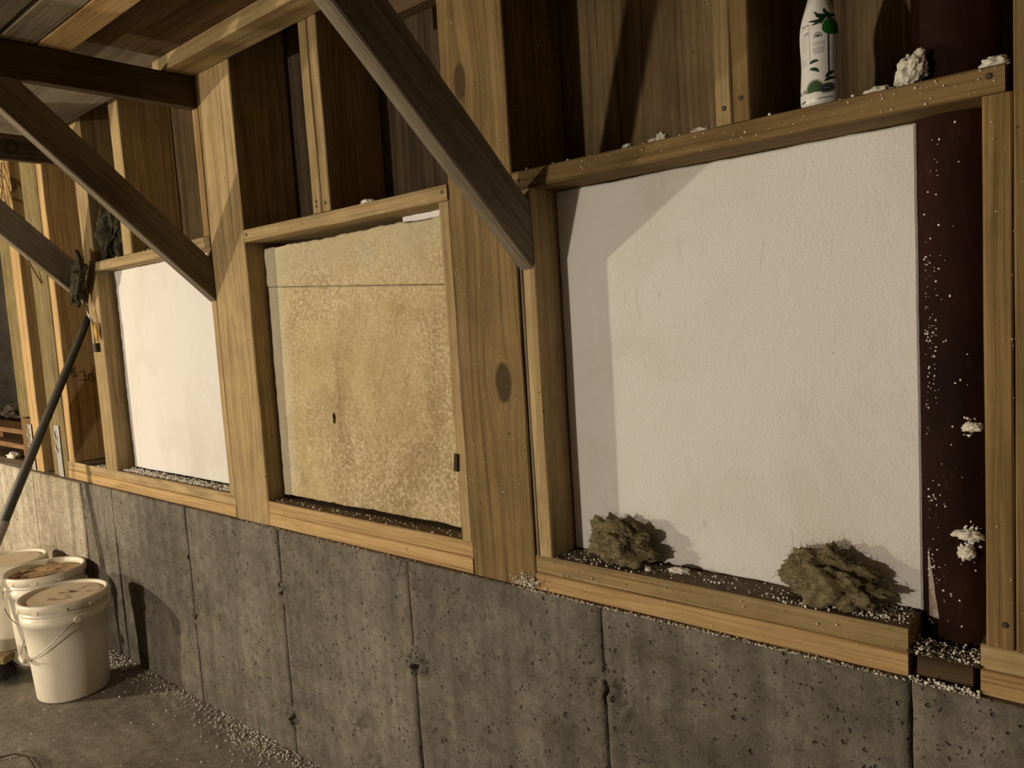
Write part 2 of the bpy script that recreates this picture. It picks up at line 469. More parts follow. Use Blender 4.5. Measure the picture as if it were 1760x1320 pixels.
def grid_panel(name, x0, x1, z0, z1, y, mat, parent, seed, spalls=(), cell=.009, thick=.14, seam=.0035):
    x0 += seam/2; x1 -= seam/2
    nx = max(2, int((x1-x0)/cell)); nz = max(2, int((z1-z0)/cell))
    V = []; F = []
    for j in range(nz+1):
        for i in range(nx+1):
            x = x0+(x1-x0)*i/nx; x = x0+.003 if i == 1 else (x1-.003 if i == nx-1 else x); z = z0+(z1-z0)*j/nz
            dy = .0035*n3(x*2.2, seed, z*2.2) + .0012*n3(x*14, seed+3, z*14)
            e = min(i, nx-i); ex = 0
            if e == 0:
                dy += .0035 + .004*max(0, n3(x*3, seed+9, z*17)); ex = .003*max(0, n3(9, seed+(i > 0)*5, z*23))*(1 if i == 0 else -1)
            if j == nz: dy += .003+.003*n3(x*22, 4, seed)
            for (sx, sz, sr, sa) in spalls:
                d = math.hypot(x-sx, z-sz)/sr
                if d < 1.6: dy -= 1.8*sa*math.exp(-d*d*1.6)*(1.5*n3(x*60, 1.7, z*60)+.6*n3(x*120, 3.7, z*120)+.1)
            V.append((x+ex, y+dy, z))
    for j in range(nz):
        for i in range(nx):
            a = j*(nx+1)+i
            F.append((a, a+1, a+nx+2, a+nx+1))
    # sides and back so the panel has depth
    b = len(V)
    V += [(x0, y+thick, z0), (x1, y+thick, z0), (x1, y+thick, z1), (x0, y+thick, z1)]
    F.append((b+1, b, b+3, b+2))
    top = [nz*(nx+1)+i for i in range(nx+1)]; F.append(tuple(top)+(b+2, b+3))
    left = [j*(nx+1) for j in range(nz+1)]; F.append(tuple(left)+(b+3, b))
    right = [j*(nx+1)+nx for j in range(nz, -1, -1)]; F.append(tuple(right)+(b+1, b+2))
    me = pydata(name, V, F)
    for q, p in enumerate(me.polygons[:nx*nz]): p.use_smooth = 0 < q % nx < nx-1
    return link(name, me, mat, parent)

# floor
def floor_mesh():
    V = []; F = []
    xs = [-8 + 11.5*i/60 for i in range(61)]; ys = [-7.0 + 7.0*j/40 for j in range(41)]
    for y in ys:
        for x in xs: V.append((x, y, .004*n3(x*1.3, y*1.3, 2)-.002 if y < -.02 else 0.0))
    for j in range(40):
        for i in range(60):
            a = j*61+i; F.append((a, a+1, a+62, a+61))
    b = len(V); V += [(-8, -7.0, -.1), (3.5, -7.0, -.1), (3.5, 0, -.1), (-8, 0, -.1)]; F.append((b+3, b+2, b+1, b))
    return pydata('floor', V, F)
tag(link('floor', floor_mesh(), FLOOR_M, smooth=True), 'smooth grey concrete basement floor with scattered crumbs', None, None, 'structure')

YC = -.012
cw = empty('wall_front'); tag(cw, 'low grey cast concrete foundation wall with vertical form seams', None, None, 'structure')
seams = [-3.45, -3.150, -2.552, -1.985, -1.415, -.848, -.295, .28, .85, 1.5, 3.5]
spalls = [(-1.40, .44, .035, .016), (-1.43, .43, .03, .014), (-1.985, .50, .035, .014), (-.845, .535, .035, .014), (-.81, .50, .03, .009), (-2.56, .30, .025, .012), (-1.99, .115, .035, .016), (-1.66, .20, .05, .010), (-1.60, .10, .05, .010), (-2.2, .32, .05, .006), (-2.55, .52, .02, .01)]
for i in range(len(seams)-1):
    grid_panel('concrete_panel', seams[i], seams[i+1], -.02, ZC, YC, CONC, cw, 3.3+i*4.7, spalls, seam=.0022)
for i, (a, b) in enumerate(((-8.0, -5.2), (-5.2, -4.60), (-4.60, -4.02), (-4.02, -3.452))):
    o = grid_panel('concrete_panel', a, b, -.02, ZC-.004, YC-.006, CONC_LIGHT, cw, 71+i*3.1, (), cell=.02, seam=.005)
    if i == 3: o['label'] = 'paler cast concrete panel behind the buckets'
link('concrete_core', (lambda: (lambda me: me)(pydata('concrete_core', [(-8, .004, -.02), (3.5, .004, -.02), (3.5, .5, -.02), (-8, .5, -.02), (-8, .004, .683), (3.5, .004, .683), (3.5, .5, .683), (-8, .5, .683)], [(0, 1, 5, 4), (1, 2, 6, 5), (2, 3, 7, 6), (3, 0, 4, 7), (4, 5, 6, 7), (3, 2, 1, 0)])))(), CONC, cw)

# sheathing behind the studs
sw = empty('wall_back'); tag(sw, 'dark plywood sheathing behind the wall studs', None, None, 'structure')
for (a, b, k) in ((-4.03, -3.63, 'oldply'), (-3.63, -2.86, 'oldply'), (-2.86, -2.13, 'ply'), (-2.13, -1.655, 'oldply'), (-1.655, -1.11, 'oldply'), (-1.11, -.545, 'ply'), (-.545, .60, 'ply'), (.60, 3.5, 'ply')):
    lumber('plywood_sheet', a+.001, b-.001, YS, YS+.018, ZC, 2.45, 'z', wood(k, 'z'), sw, wob=.0006, ch=.001)

def slab(name, a, b, mat, label):
    me = pydata(name, [(a[0], a[1], a[2]), (b[0], a[1], a[2]), (b[0], b[1], a[2]), (a[0], b[1], a[2]), (a[0], a[1], b[2]), (b[0], a[1], b[2]), (b[0], b[1], b[2]), (a[0], b[1], b[2])],
                [(3, 2, 1, 0), (4, 5, 6, 7), (0, 1, 5, 4), (1, 2, 6, 5), (2, 3, 7, 6), (3, 0, 4, 7)])
    return tag(link(name, me, mat), label, None, None, 'structure')
slab('ceiling', (-8, -7.0, 2.45), (3.5, 1.2, 2.5), wood('dark', 'x'), 'dark board ceiling high above the wall')
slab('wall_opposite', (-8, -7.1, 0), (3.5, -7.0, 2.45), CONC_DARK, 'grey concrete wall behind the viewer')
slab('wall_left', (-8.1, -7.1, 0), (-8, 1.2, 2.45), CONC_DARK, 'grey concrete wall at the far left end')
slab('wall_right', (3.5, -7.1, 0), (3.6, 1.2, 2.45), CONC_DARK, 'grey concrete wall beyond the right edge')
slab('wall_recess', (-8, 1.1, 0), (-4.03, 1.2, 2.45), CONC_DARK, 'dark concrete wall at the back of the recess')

# ------------------------------------------------------------------ posts, studs, headers, sills
def thing(name, box, axis, mat, label, cat, group=None, **kw):
    o = lumber(name, *box, axis, mat, **kw)
    return tag(o, label, cat, group)

PK = [(.034, .438, .024, .046), (-.034, 1.072, .018, .042)]
thing('timber_post', (-1.200, -1.019, 0, YS, ZC, 2.45), 'z', wood('post', 'z', PK), 'wide timber post with a big dark knot, between yellowed and large white foam', 'post', wob=.0015)
thing('timber_post', (-2.228, -2.040, 0, YS, ZC, 2.45), 'z', wood('pine', 'z'), 'wide timber post between the narrow white foam and the yellowed foam', 'post', wob=.0015)
thing('timber_post', (-3.205, -3.102, 0, YS, .765, 2.45), 'z', wood('pine', 'z'), 'timber post on the left side of the narrow white foam', 'post')
GRIME = simple('grimy_wood', (.19, .142, .095), .9, .15, .7, 45, 0, .4)
# sills: two layers each
def sill(x0, x1, lab, k1, k2, lo=0):
    thing('sill_plate', (x0-lo, x1+lo, -.001, YS, ZC, .7275), 'x', wood(k1, 'x'), 'lower board of the double sill ' + lab, 'sill')
    o = thing('sill_plate', (x0, x1, .001, YS, .7277, .7645), 'x', wood(k2, 'x'), 'upper board of the double sill ' + lab, 'sill')
    o.data.materials.append(GRIME)
    for p in o.data.polygons:
        if p.normal.z > .9: p.material_index = 1
sill(-1.016, -.300, 'below the large white foam', 'fresh', 'pine', 0)
sill(-2.039, -1.201, 'below the yellowed foam', 'fresh', 'fresh')
sill(-3.610, -2.229, 'below the narrow white foam', 'fresh', 'pine')
sill(-.206, 1.6, 'right of the dark red column', 'fresh', 'pine')
# headers
thing('header_board', (-1.014, -.172, -.004, .185, 1.517, 1.553), 'x', wood('post', 'x'), 'horizontal header board above the large white foam, carrying the bottle', 'header')
thing('header_board', (-2.033, -1.201, -.003, .185, 1.526, 1.560), 'x', wood('pine', 'x'), 'horizontal header board above the yellowed foam', 'header')
thing('header_board', (-3.100, -2.230, -.003, .185, 1.533, 1.567), 'x', wood('pine', 'x'), 'horizontal header board above the narrow white foam', 'header')
# jambs
thing('jamb_stud', (-1.005, -.972, 0, .185, .765, 1.516), 'z', wood('pine', 'z'), 'jamb stud at the left edge of the large white foam', 'stud')
thing('batten', (-1.0145, -1.0085, .004, .05, .70, 1.50), 'z', wood('grey', 'z'), 'thin grey batten in the slot right of the knotted post', 'batten', wob=.0006, ch=.0006)
thing('jamb_stud', (-1.234, -1.2015, .001, .185, .765, 1.525), 'z', wood('pine', 'z'), 'thin jamb stud between the yellowed foam and the knotted post', 'stud')
thing('jamb_stud', (-2.262, -2.2295, .001, .185, .765, 1.532), 'z', wood('pine', 'z'), 'thin jamb stud at the right edge of the narrow white foam', 'stud')
thing('jamb_stud', (-.1985, -.1645, -.002, .185, .765, 1.516), 'z', wood('post', 'z'), 'short stud under the header end, right of the dark red column', 'stud')
thing('wall_stud', (-.1630, -.085, -.004, .185, .765, 2.45), 'z', wood('post', 'z'), 'full-height stud at the right edge, beside the header end', 'stud')
thing('wall_stud', (-.084, .0, -.002, .185, .765, 2.45), 'z', wood('post', 'z'), 'outermost stud beyond the right edge studs', 'stud')
# cripples
thing('cripple_stud', (-1.696, -1.660, 0, YS-.002, 1.561, 2.45), 'z', wood('pine', 'z'), 'left one of the paired short studs above the yellowed foam', 'stud')
thing('cripple_stud', (-1.656, -1.621, 0, YS-.002, 1.561, 2.45), 'z', wood('pine', 'z'), 'right one of the paired short studs above the yellowed foam', 'stud')
thing('cripple_stud', (-.575, -.5465, 0, YS-.002, 1.554, 2.45), 'z', wood('pine', 'z'), 'left one of the paired short studs left of the bottle', 'stud')
thing('cripple_stud', (-.5455, -.516, 0, YS-.002, 1.554, 2.45), 'z', wood('post', 'z'), 'right one of the paired short studs left of the bottle', 'stud')
thing('cripple_stud', (-2.845, -2.772, 0, YS-.002, 1.568, 2.45), 'z', wood('pine', 'z'), 'short stud standing mid-way on the header of the narrow white foam', 'stud')
thing('cripple_stud', (-2.266, -2.2295, 0, YS-.002, 1.568, 2.45), 'z', wood('fresh', 'z'), 'short stud beside the post, on the header of the narrow white foam', 'stud')
# far-left studs
thing('wall_stud', (-3.592, -3.532, 0, .145, .765, 2.45), 'z', wood('fresh', 'z'), 'stud with handwritten figures on its side, standing on the left sill end', 'stud')
thing('wall_stud', (-3.699, -3.606, 0, .16, ZC, 2.45), 'z', wood('olive', 'z'), 'greenish stud with the metal strap at its foot', 'stud')
thing('wall_stud', (-3.796, -3.701, .004, .16, ZC, 2.45), 'z', wood('olive', 'z'), 'greenish stud nailed left of the strapped stud', 'stud')
thing('wall_stud', (-4.022, -3.917, 0, .16, ZC, 2.45), 'z', wood('fresh', 'z'), 'yellow stud at the edge of the dark recess', 'stud')
thing('timber_post', (-5.02, -4.78, .25, .42, .862, 2.45), 'z', wood('olive', 'z'), 'leftmost greenish post standing back in the dark recess', 'post')
thing('wood_block', (-4.155, -4.026, .0, .06, ZC, .932), 'z', wood('brown', 'z'), 'short brown board standing beside the yellow stud', 'board')

# ------------------------------------------------------------------ overhead beams, braces, deck boards
def brace(xr, zb, zt, ang, ztop, kind, label, thick=.037):
    """plank in the x = const plane, plumb cut at the post, level cut under its beam"""
    c, s = math.cos(ang), math.sin(ang)
    pts = [(0, zb), (0, zt), (-(ztop-zt)/math.tan(ang), ztop), (-(ztop-zb)/math.tan(ang), ztop)]
    org = Vector((xr-thick, 0, zb))
    d = Vector((0, -c, s)); e = Vector((0, s, c))         # along, across
    loc = []
    for (y, z) in pts:
        q = Vector((0, y, z-zb)); loc.append((q.dot(e), q.dot(d)))
    n = 14
    V = []; F = []
    # subdivide along between the two end cuts
    for i in range(n+1):
        t = i/n
        lo = (loc[0][0]*(1-t)+loc[3][0]*t, loc[0][1]*(1-t)+loc[3][1]*t)
        hi = (loc[1][0]*(1-t)+loc[2][0]*t, loc[1][1]*(1-t)+loc[2][1]*t)
        w = .0012*n3(xr, t*6, 2); ch = .003
        V += [(0+w, lo[0]+ch, lo[1]), (ch+w, lo[0], lo[1]), (thick-ch+w, lo[0], lo[1]), (thick+w, lo[0]+ch, lo[1]), (thick+w, hi[0]-ch, hi[1]), (thick-ch+w, hi[0], hi[1]), (ch+w, hi[0], hi[1]), (w, hi[0]-ch, hi[1])]
    for i in range(n):
        for k in range(8):
            F.append((i*8+k, i*8+(k+1) % 8, (i+1)*8+(k+1) % 8, (i+1)*8+k))
    F.append(tuple(range(7, -1, -1))); F.append(tuple(n*8+k for k in range(8)))
    me = pydata('knee_brace', V, F)
    bm = bmesh.new(); bm.from_mesh(me); bmesh.ops.recalc_face_normals(bm, faces=bm.faces); bm.to_mesh(me); bm.free()
    o = link('knee_brace', me, wood(kind, 'z'))
    # local x -> world x, local y -> e, local z -> d
    o.matrix_world = Matrix(((1, 0, 0, org.x), (0, e.y, d.y, org.y), (0, e.z, d.z, org.z), (0, 0, 0, 1)))
    return tag(o, label, 'brace')
ZB = 1.944
brace(-.975, 1.358, 1.492, math.radians(42.0), ZB, 'grey', 'diagonal knee brace ending beside the large white foam')
brace(-2.230, 1.369, 1.495, math.radians(43.4), ZB, 'grey', 'diagonal knee brace crossing the narrow white foam')
brace(-3.206, 1.413, 1.553, math.radians(44.0), ZB, 'grey', 'short diagonal knee brace at the far left, over the long pole')
for x, lab in ((-.975, 'cross beam above the frame, over the right knee brace'), (-2.230, 'dark cross beam running out from the wall over the middle knee brace'), (-3.206, 'stamped cross beam at the far left')):
    thing('cross_beam', (x-.037, x, -1.75, -.001, ZB+.001, 2.036), 'y', wood('dark', 'y'), lab, 'beam')
thing('deck_board', (-2.30, 1.2, -.092, -.002, 2.038, 2.080), 'x', wood('pine', 'x'), 'overhead ledger board along the wall', 'board', 'overhead deck boards')
for (a, b, k, lab) in ((-.422, -.342, 'pine', 'yellow overhead deck board next to the black gap'), (-.506, -.426, 'grey', 'grey overhead deck board beside the yellow one'), (-.605, -.517, 'grey', 'grey overhead deck board in the top left corner')):
    thing('deck_board', (-2.50, 1.2, a, b, 2.038, 2.074), 'x', wood({'grey': 'grey', 'pine': 'fresh'}[k], 'x'), lab, 'board', 'overhead deck boards')
thing('plywood_deck', (-3.60, -2.252, -1.75, -.03, 2.082, 2.10), 'x', wood('grey', 'x'), 'pale plywood deck overhead beyond the dark cross beam', 'plywood', wob=.0005, ch=.001)
thing('plywood_deck', (-2.250, 1.2, -1.75, -.03, 2.082, 2.10), 'x', wood('deep', 'x'), 'dark plywood deck lying on the overhead boards', 'plywood', wob=.0005, ch=.001)
thing('blocking', (-1.43, -1.201, .001, .04, 1.953, 2.036), 'x', wood('dark', 'x'), 'short dark blocking board behind the right knee brace', 'board')
# faint oval stamp on the far-left beam
bx = -3.206
def flat_strip(pts, w):
    """list of 2-D points -> strip quads"""
    V = []; F = []
    for i, (x, y) in enumerate(pts):
        a = pts[max(i-1, 0)]; b = pts[min(i+1, len(pts)-1)]
        dx, dy = b[0]-a[0], b[1]-a[1]; L = math.hypot(dx, dy) or 1
        wi = w[i] if isinstance(w, (list, tuple)) else w
        V += [(x-dy/L*wi/2, y+dx/L*wi/2), (x+dy/L*wi/2, y-dx/L*wi/2)]
    for i in range(len(pts)-1): F.append((2*i, 2*i+1, 2*i+3, 2*i+2))
    return V, F
def merge(parts):
    V = []; F = []
    for v, f in parts:
        b = len(V); V += list(v); F += [[i+b for i in q] for q in f]
    return V, F
ov = [( .018*math.cos(t*math.pi/8), .024*math.sin(t*math.pi/8)) for t in range(17)]
V2, F2 = merge([flat_strip(ov, .007), flat_strip([(.035, .012), (.085, .012)], .006), flat_strip([(.04, -.004), (.085, -.004)], .006), flat_strip([(.05, -.018), (.08, -.018)], .005)])
stamp = link('ink_stamp', pydata('ink_stamp', [(.0006, -u_, w_) for u_, w_ in [(-v[0], v[1]) for v in V2]], F2), simple('stamp_ink', (.045, .028, .016), .9, .1, 0, 1, 0, 0))
stamp.parent = [o for o in COL.objects if o.name.startswith('cross_beam')][2]
stamp.location = (.0185, 1.75-.205, -.001)

# ------------------------------------------------------------------ foam panels
def foam_slab(name, x0, x1, z0, z1, y, thick, mat, parent, origin, rag=(.002, .002, .002, .002), seed=1, step=.012, tilt=0.0, z0r=None, z1r=None):
    """board with slightly ragged edges: rag = left, right, bottom, top"""
    out = []
    def edge(ax, ay, bx_, by_, r, k):
        L = math.hypot(bx_-ax, by_-ay); n = max(2, int(L/step))
        for i in range(n):
            t = i/n; x = ax+(bx_-ax)*t; z = ay+(by_-ay)*t
            d = r*(n3(x*9+seed, k, z*9)+.7*n3(x*40, k+seed, z*40)); nx_, nz_ = (by_-ay)/L, -(bx_-ax)/L
            out.append((x+nx_*d, z+nz_*d))
    z0r = z0 if z0r is None else z0r; z1r = z1 if z1r is None else z1r
    edge(x0, z0, x1, z0r, rag[2], 1); edge(x1, z0r, x1, z1r, rag[1], 2); edge(x1, z1r, x0, z1, rag[3], 3); edge(x0, z1, x0, z0, rag[0], 4)
    n = len(out); cx, cz = (x0+x1)/2, (z0+z1)/2
    V = []; F = []
    inset = .003
    for lay, (dy, ins) in enumerate(((0, inset), (.0025, 0), (thick, 0))):
        for (x, z) in out:
            ix = ins*(1 if x < cx else -1)*min(1, abs(x-cx)/.05); iz = ins*(1 if z < cz else -1)*min(1, abs(z-cz)/.05)
            V.append((x+ix-origin[0], y+dy+tilt*(z-z0)-origin[1], z+iz-origin[2]))
    for l in range(2):
        for i in range(n):
            F.append((l*n+i, l*n+(i+1) % n, (l+1)*n+(i+1) % n, (l+1)*n+i))
    F.append(tuple(range(n))); F.append(tuple(range(3*n-1, 2*n-1, -1)))
    me = pydata(name, V, F)
    bm = bmesh.new(); bm.from_mesh(me)
    bmesh.ops.triangulate(bm, faces=[f for f in bm.faces if len(f.verts) > 4]); bmesh.ops.recalc_face_normals(bm, faces=bm.faces)
    bm.to_mesh(me); bm.free()
    o = link(name, me, mat, parent)
    if parent is None: o.location = origin
    return o
f3 = foam_slab('insulation_slab', -.970, -.297, .766, 1.515, .080, .10, FOAM, None, (-.970, .08, .766), (.001, .0006, .003, .0015), 3)
tag(f3, 'large white foam insulation panel beside the dark red column', 'foam panel')
f1 = foam_slab('insulation_slab', -3.085, -2.245, .772, 1.531, .060, .10, FOAM, None, (-3.085, .06, .772), (.008, .001, .002, .002), 9)
tag(f1, 'narrow white foam insulation panel on the left, behind the knee brace', 'foam panel')
f2 = empty('insulation_slab', (-2.032, .055, .775)); tag(f2, 'yellowed dirty foam insulation panel with a horizontal joint, between two posts', 'foam panel')
foam_slab('lower_board', -2.030, -1.238, .776, 1.396, .050, .10, FOAM_Y, f2, (-2.032, .055, .775), (.004, .0008, .004, .0003), 21, tilt=.012, z1r=1.346)
foam_slab('upper_board', -2.034, -1.238, 1.3975, 1.508, .0574, .10, FOAM_Y, f2, (-2.032, .055, .775), (.007, .0008, .0003, .005), 27, tilt=.012, z0r=1.3475)
fs = foam_slab('foam_strip', -1.44, -1.238, 1.509, 1.524, .075, .07, FOAM, None, (-1.44, .075, 1.509), (.003, .0005, .002, .002), 31)
tag(fs, 'narrow white foam strip wedged above the yellowed foam', 'foam strip')

# ------------------------------------------------------------------ red steel column
col_o = empty('steel_column', (-.250, .118, ZC)); tag(col_o, 'round dark red painted steel column flecked with foam beads', 'column')
link('pipe', lathe('pipe', [(.0585, 0.0), (.0585, .3), (.0585, .8), (.0585, 1.2), (.0585, 1.755)], 64), STEEL, col_o, smooth=True)
bm = bmesh.new(); bmesh.ops.create_cube(bm, size=1); 
for v in bm.verts: v.co = Vector((v.co.x*.085, v.co.y*.13, v.co.z*.012+.0065))
bmesh.ops.bevel(bm, geom=bm.edges, offset=.002, segments=1, affect='EDGES')
me = bpy.data.meshes.new('base_plate'); bm.to_mesh(me); bm.free()
link('base_plate', me, STEEL, col_o, (-.004, -.04, 0))
def pipe_pt(a, z, out=.0008): return (( .0585+out)*math.cos(a), (.0585+out)*math.sin(a), z)
# scraped pale streak (paint loss) low on the column
V2 = []; F2 = []
for i in range(9):
    t = i/8; z = .075+.105*t; w = .016*(1-t)**.8+.001; ac = math.radians(-119)-.16*t
    for s in (-1, 1): V2.append(pipe_pt(ac+s*w/.0585/2*(1+.25*n3(t*9, s, 3)), z+.004*n3(t*14, s, 8)))
for i in range(8): F2.append((2*i, 2*i+1, 2*i+3, 2*i+2))
o = link('paint_scrape', pydata('paint_scrape', V2, F2), simple('scraped_paint', (.36, .29, .24), .8, .2, .6, 90, 0, .2), col_o); o['label'] = 'pale scraped streak'
wb = thing('wood_block', (-.288, -.216, .004, .045, ZC, .728), 'x', wood('dark', 'x'), 'dark dirty block wedged under the red column', 'block', wob=.007, ch=.006)

# ------------------------------------------------------------------ bottle with printed label
BO = Vector((-.417, .030, 1.5537))
PROF = [(.0, .002), (.022, .001), (.0275, .0015), (.0305, .006), (.0315, .014), (.0312, .030), (.0300, .050), (.0290, .068), (.0292, .085), (.0300, .102), (.0304, .115), (.0300, .128), (.0285, .140), (.0258, .152), (.0222, .164), (.0185, .176), (.0155, .187), (.0138, .196), (.0132, .203), (.0132, .206)]
def prof_r(h):
    for (r0, h0), (r1, h1) in zip(SP[6:], SP[7:]):
        if h0 <= h <= h1: return r0+(r1-r0)*(h-h0)/(h1-h0)
    return .013
SP = []
def smooth_prof(p):
    out = []
    for i in range(len(p)-1):
        for k in range(3):
            t = k/3; p0 = p[max(i-1, 0)]; p1 = p[i]; p2 = p[i+1]; p3 = p[min(i+2, len(p)-1)]
            out.append(tuple(.5*((2*p1[j])+(-p0[j]+p2[j])*t+(2*p0[j]-5*p1[j]+4*p2[j]-p3[j])*t*t+(-p0[j]+3*p1[j]-3*p2[j]+p3[j])*t**3) for j in (0, 1)))
    out.append(p[-1]); return out
bot = empty('bottle', BO); bot.scale = (.9, .9, .88); tag(bot, 'white plastic drink bottle with a palm tree and green coconut, on the header', 'bottle')
PLASTIC = simple('white_plastic', (.72, .70, .68), .35, .5, 0, 1, 0, 0)
SP += smooth_prof(PROF)
link('body', lathe('body', SP, 96), PLASTIC, bot, smooth=True)
link('cap', lathe('cap', [(.0, .2265), (.0150, .2265), (.0160, .2255), (.0162, .206), (.0132, .2055)], 40), simple('cap_plastic', (.05, .16, .06), .4, .4, 0, 1, 0, 0), bot, smooth=True)
VA = math.atan2(CAM_POS.y-BO.y, CAM_POS.x-BO.x)
def wrap(u, h, off=.00035):
    r = prof_r(h)+off
    a = VA + math.asin(max(-.985, min(.985, u/prof_r(h))))
    return (r*math.cos(a), r*math.sin(a), h)
def decal(name, V, F, mat, lay=0, u0=0, h0=0):
    bm = bmesh.new()
    vs = [bm.verts.new((v[0]+u0, v[1]+h0, 0)) for v in V]
    for f in F:
        try: bm.faces.new([vs[i] for i in f])
        except ValueError: pass
    bmesh.ops.triangulate(bm, faces=bm.faces)
    for _ in range(5):
        ed = [e for e in bm.edges if e.calc_length() > .0022]
        if not ed: break
        bmesh.ops.subdivide_edges(bm, edges=ed, cuts=1); bmesh.ops.triangulate(bm, faces=bm.faces)
    for v in bm.verts: v.co = wrap(v.co.x, v.co.y, .00035+.00014*lay)
    me = bpy.data.meshes.new(name); bm.to_mesh(me); bm.free()
    return link(name, me, mat, bot)
GREEN_D = simple('print_dark_green', (.008, .030, .010), .5, .3, 0, 1, 0, 0)
GREEN_L = simple('print_green', (.012, .115, .012), .5, .3, 0, 1, 0, 0)
GREEN_O = simple('print_olive_green', (.03, .075, .018), .5, .3, 0, 1, 0, 0)
TRUNK = simple('print_brown', (.030, .012, .012), .5, .3, 0, 1, 0, 0)
GREY = simple('print_grey', (.26, .26, .27), .5, .3, 0, 1, 0, 0)
PBLK = simple('print_black', (.02, .02, .022), .5, .3, 0, 1, 0, 0)
def leaf(x0, y0, x1, y1, w, bend=0.0, n=8):
    pts = []; ws = []
    dx, dy = x1-x0, y1-y0
    for i in range(n+1):
        t = i/n; b = bend*math.sin(math.pi*t)
        pts.append((x0+dx*t-dy*b, y0+dy*t+dx*b)); ws.append(max(.0002, w*math.sin(math.pi*min(1, t*.92+.08))**.8))
    return flat_strip(pts, ws)
cu, chh = .0150, .1500
fr = [(-.031, -.009, .006, .22), (-.022, .006, .0058, .28), (-.027, -.018, .0052, .12), (-.012, -.019, .0045, -.05), (.012, -.014, .0062, -.22), (.012, .002, .0056, -.3), (-.006, .010, .0046, .25), (.006, -.019, .0048, -.1), (-.020, -.002, .006, .25)]
decal('palm_crown', *merge([leaf(0, 0, a, b, w, bd) for a, b, w, bd in fr]), GREEN_D, 1, cu, chh)
decal('palm_trunk', *merge([flat_strip([(0, 0), (.0, -.035), (-.0006, -.07), (-.0006, -.104)], .0022)]), TRUNK, 0, cu-.0005, chh)
nn = 28
cir = [(.0, .0)]+[(.0135*math.cos(2*math.pi*k/nn), .0138*math.sin(2*math.pi*k/nn)-.0015*math.cos(4*math.pi*k/nn)) for k in range(nn)]
decal('coconut', cir, [(0, 1+k, 1+(k+1) % nn) for k in range(nn)], GREEN_L, 2, cu+.0035, .1265)
decal('sprig', *merge([leaf(0, 0, .014, .002, .0055, .15), leaf(0, -.009, .014, -.017, .006, .15), leaf(.024, -.027, .038, -.016, .006, .1), leaf(.022, -.033, .040, -.027, .0055, .1)]), GREEN_D, 1, -.015, .0705)
ag = []
for k in range(21):
    a = math.pi*(k/20)*1.06-.1
    ag.append(leaf(0, 0, .0155*math.cos(a), .019*math.sin(a)+.002, .0026))
decal('agave', *merge(ag), GREEN_O, 1, -.008, .0225)
ell = [(.0, .0)]+[(.0118*math.cos(2*math.pi*k/nn), .0082*math.sin(2*math.pi*k/nn)+.0016*math.cos(2*math.pi*k/nn)) for k in range(nn)]
decal('badge', ell, [(0, 1+k, 1+(k+1) % nn) for k in range(nn)], PBLK, 2, .0105, .0265)
decal('badge_ring', *flat_strip([(.0094*math.cos(2*math.pi*k/nn), .0060*math.sin(2*math.pi*k/nn)+.0013*math.cos(2*math.pi*k/nn)) for k in range(nn+1)], .0006), GREY, 3, .0105, .0265)
decal('badge_lettering', *merge([flat_strip([(-.005, -.0006), (.005, .0007)], .0012)]), GREY, 3, .0105, .0265)
arch = [flat_strip([(r_*math.cos(math.pi*k/12), r_*1.05*math.sin(math.pi*k/12)) for k in range(13)], w_) for r_, w_ in ((.0062, .0006), (.0048, .0005))]
arch += [flat_strip([(-.0066, -.0012), (.0066, -.0006)], .0007)]+[leaf(0, 0, .0036*math.cos(a), .0036*math.sin(a), .0014) for a in (.3, .9, 1.57, 2.2, 2.8)]
decal('arch_emblem', *merge(arch), PBLK, 1, -.0015, .1125)
ln = []
for k in range(9):
    w0 = (.0098, .0096, .0082, .0, .0090, .0094, .0092, .0084, .0070)[k]
    if w0: ln.append(flat_strip([(-w0+.0005*(k % 2), 0-.0022*k), (w0, .0008-.0022*k)], .00085))
decal('small_print', *merge(ln), GREY, 1, -.001, .1030)
def text_decal(name, body, size, u, h, mat, lay=1, shear=.1):
    tv, tf = text_shape(body, size)
    decal(name, [(v.x, v.y+v.x*shear) for v in tv], tf, mat, lay, u, h)
text_decal('lettering', 'Facts', .0052, -.0200, .1345, PBLK)
text_decal('lettering', '120', .0056, -.0200, .1205, PBLK)
text_decal('lettering', 'LA', .0085, -.0262, .0255, PBLK)
ln = [flat_strip([(-.0275, .1290), (-.0162, .1302)], .0006), flat_strip([(-.0284, .0858), (-.0152, .0880)], .0006), flat_strip([(-.0148, .1320), (-.0148, .0700)], .0004)]
for k in range(8): ln.append(flat_strip([(-.0268+.0006*(k % 3), .1155-.0034*k), (-.0170-.0012*(k % 2), .1165-.0034*k)], .0007))
for k in range(5): ln.append(flat_strip([(-.0270, .0800-.0026*k), (-.0172-.0015*(k % 2), .0810-.0026*k)], .0005))
decal('facts_table', *merge(ln), GREY, 1)
for k, (c_, hh) in enumerate(((GREY, .0100), (GREEN_O, .0085))):
    decal('foot_print', *merge([flat_strip([(-.004 if k == 0 else -.0285, hh), (.018 if k == 0 else -.0225, hh+.0015)], .0024)]), c_, 1)

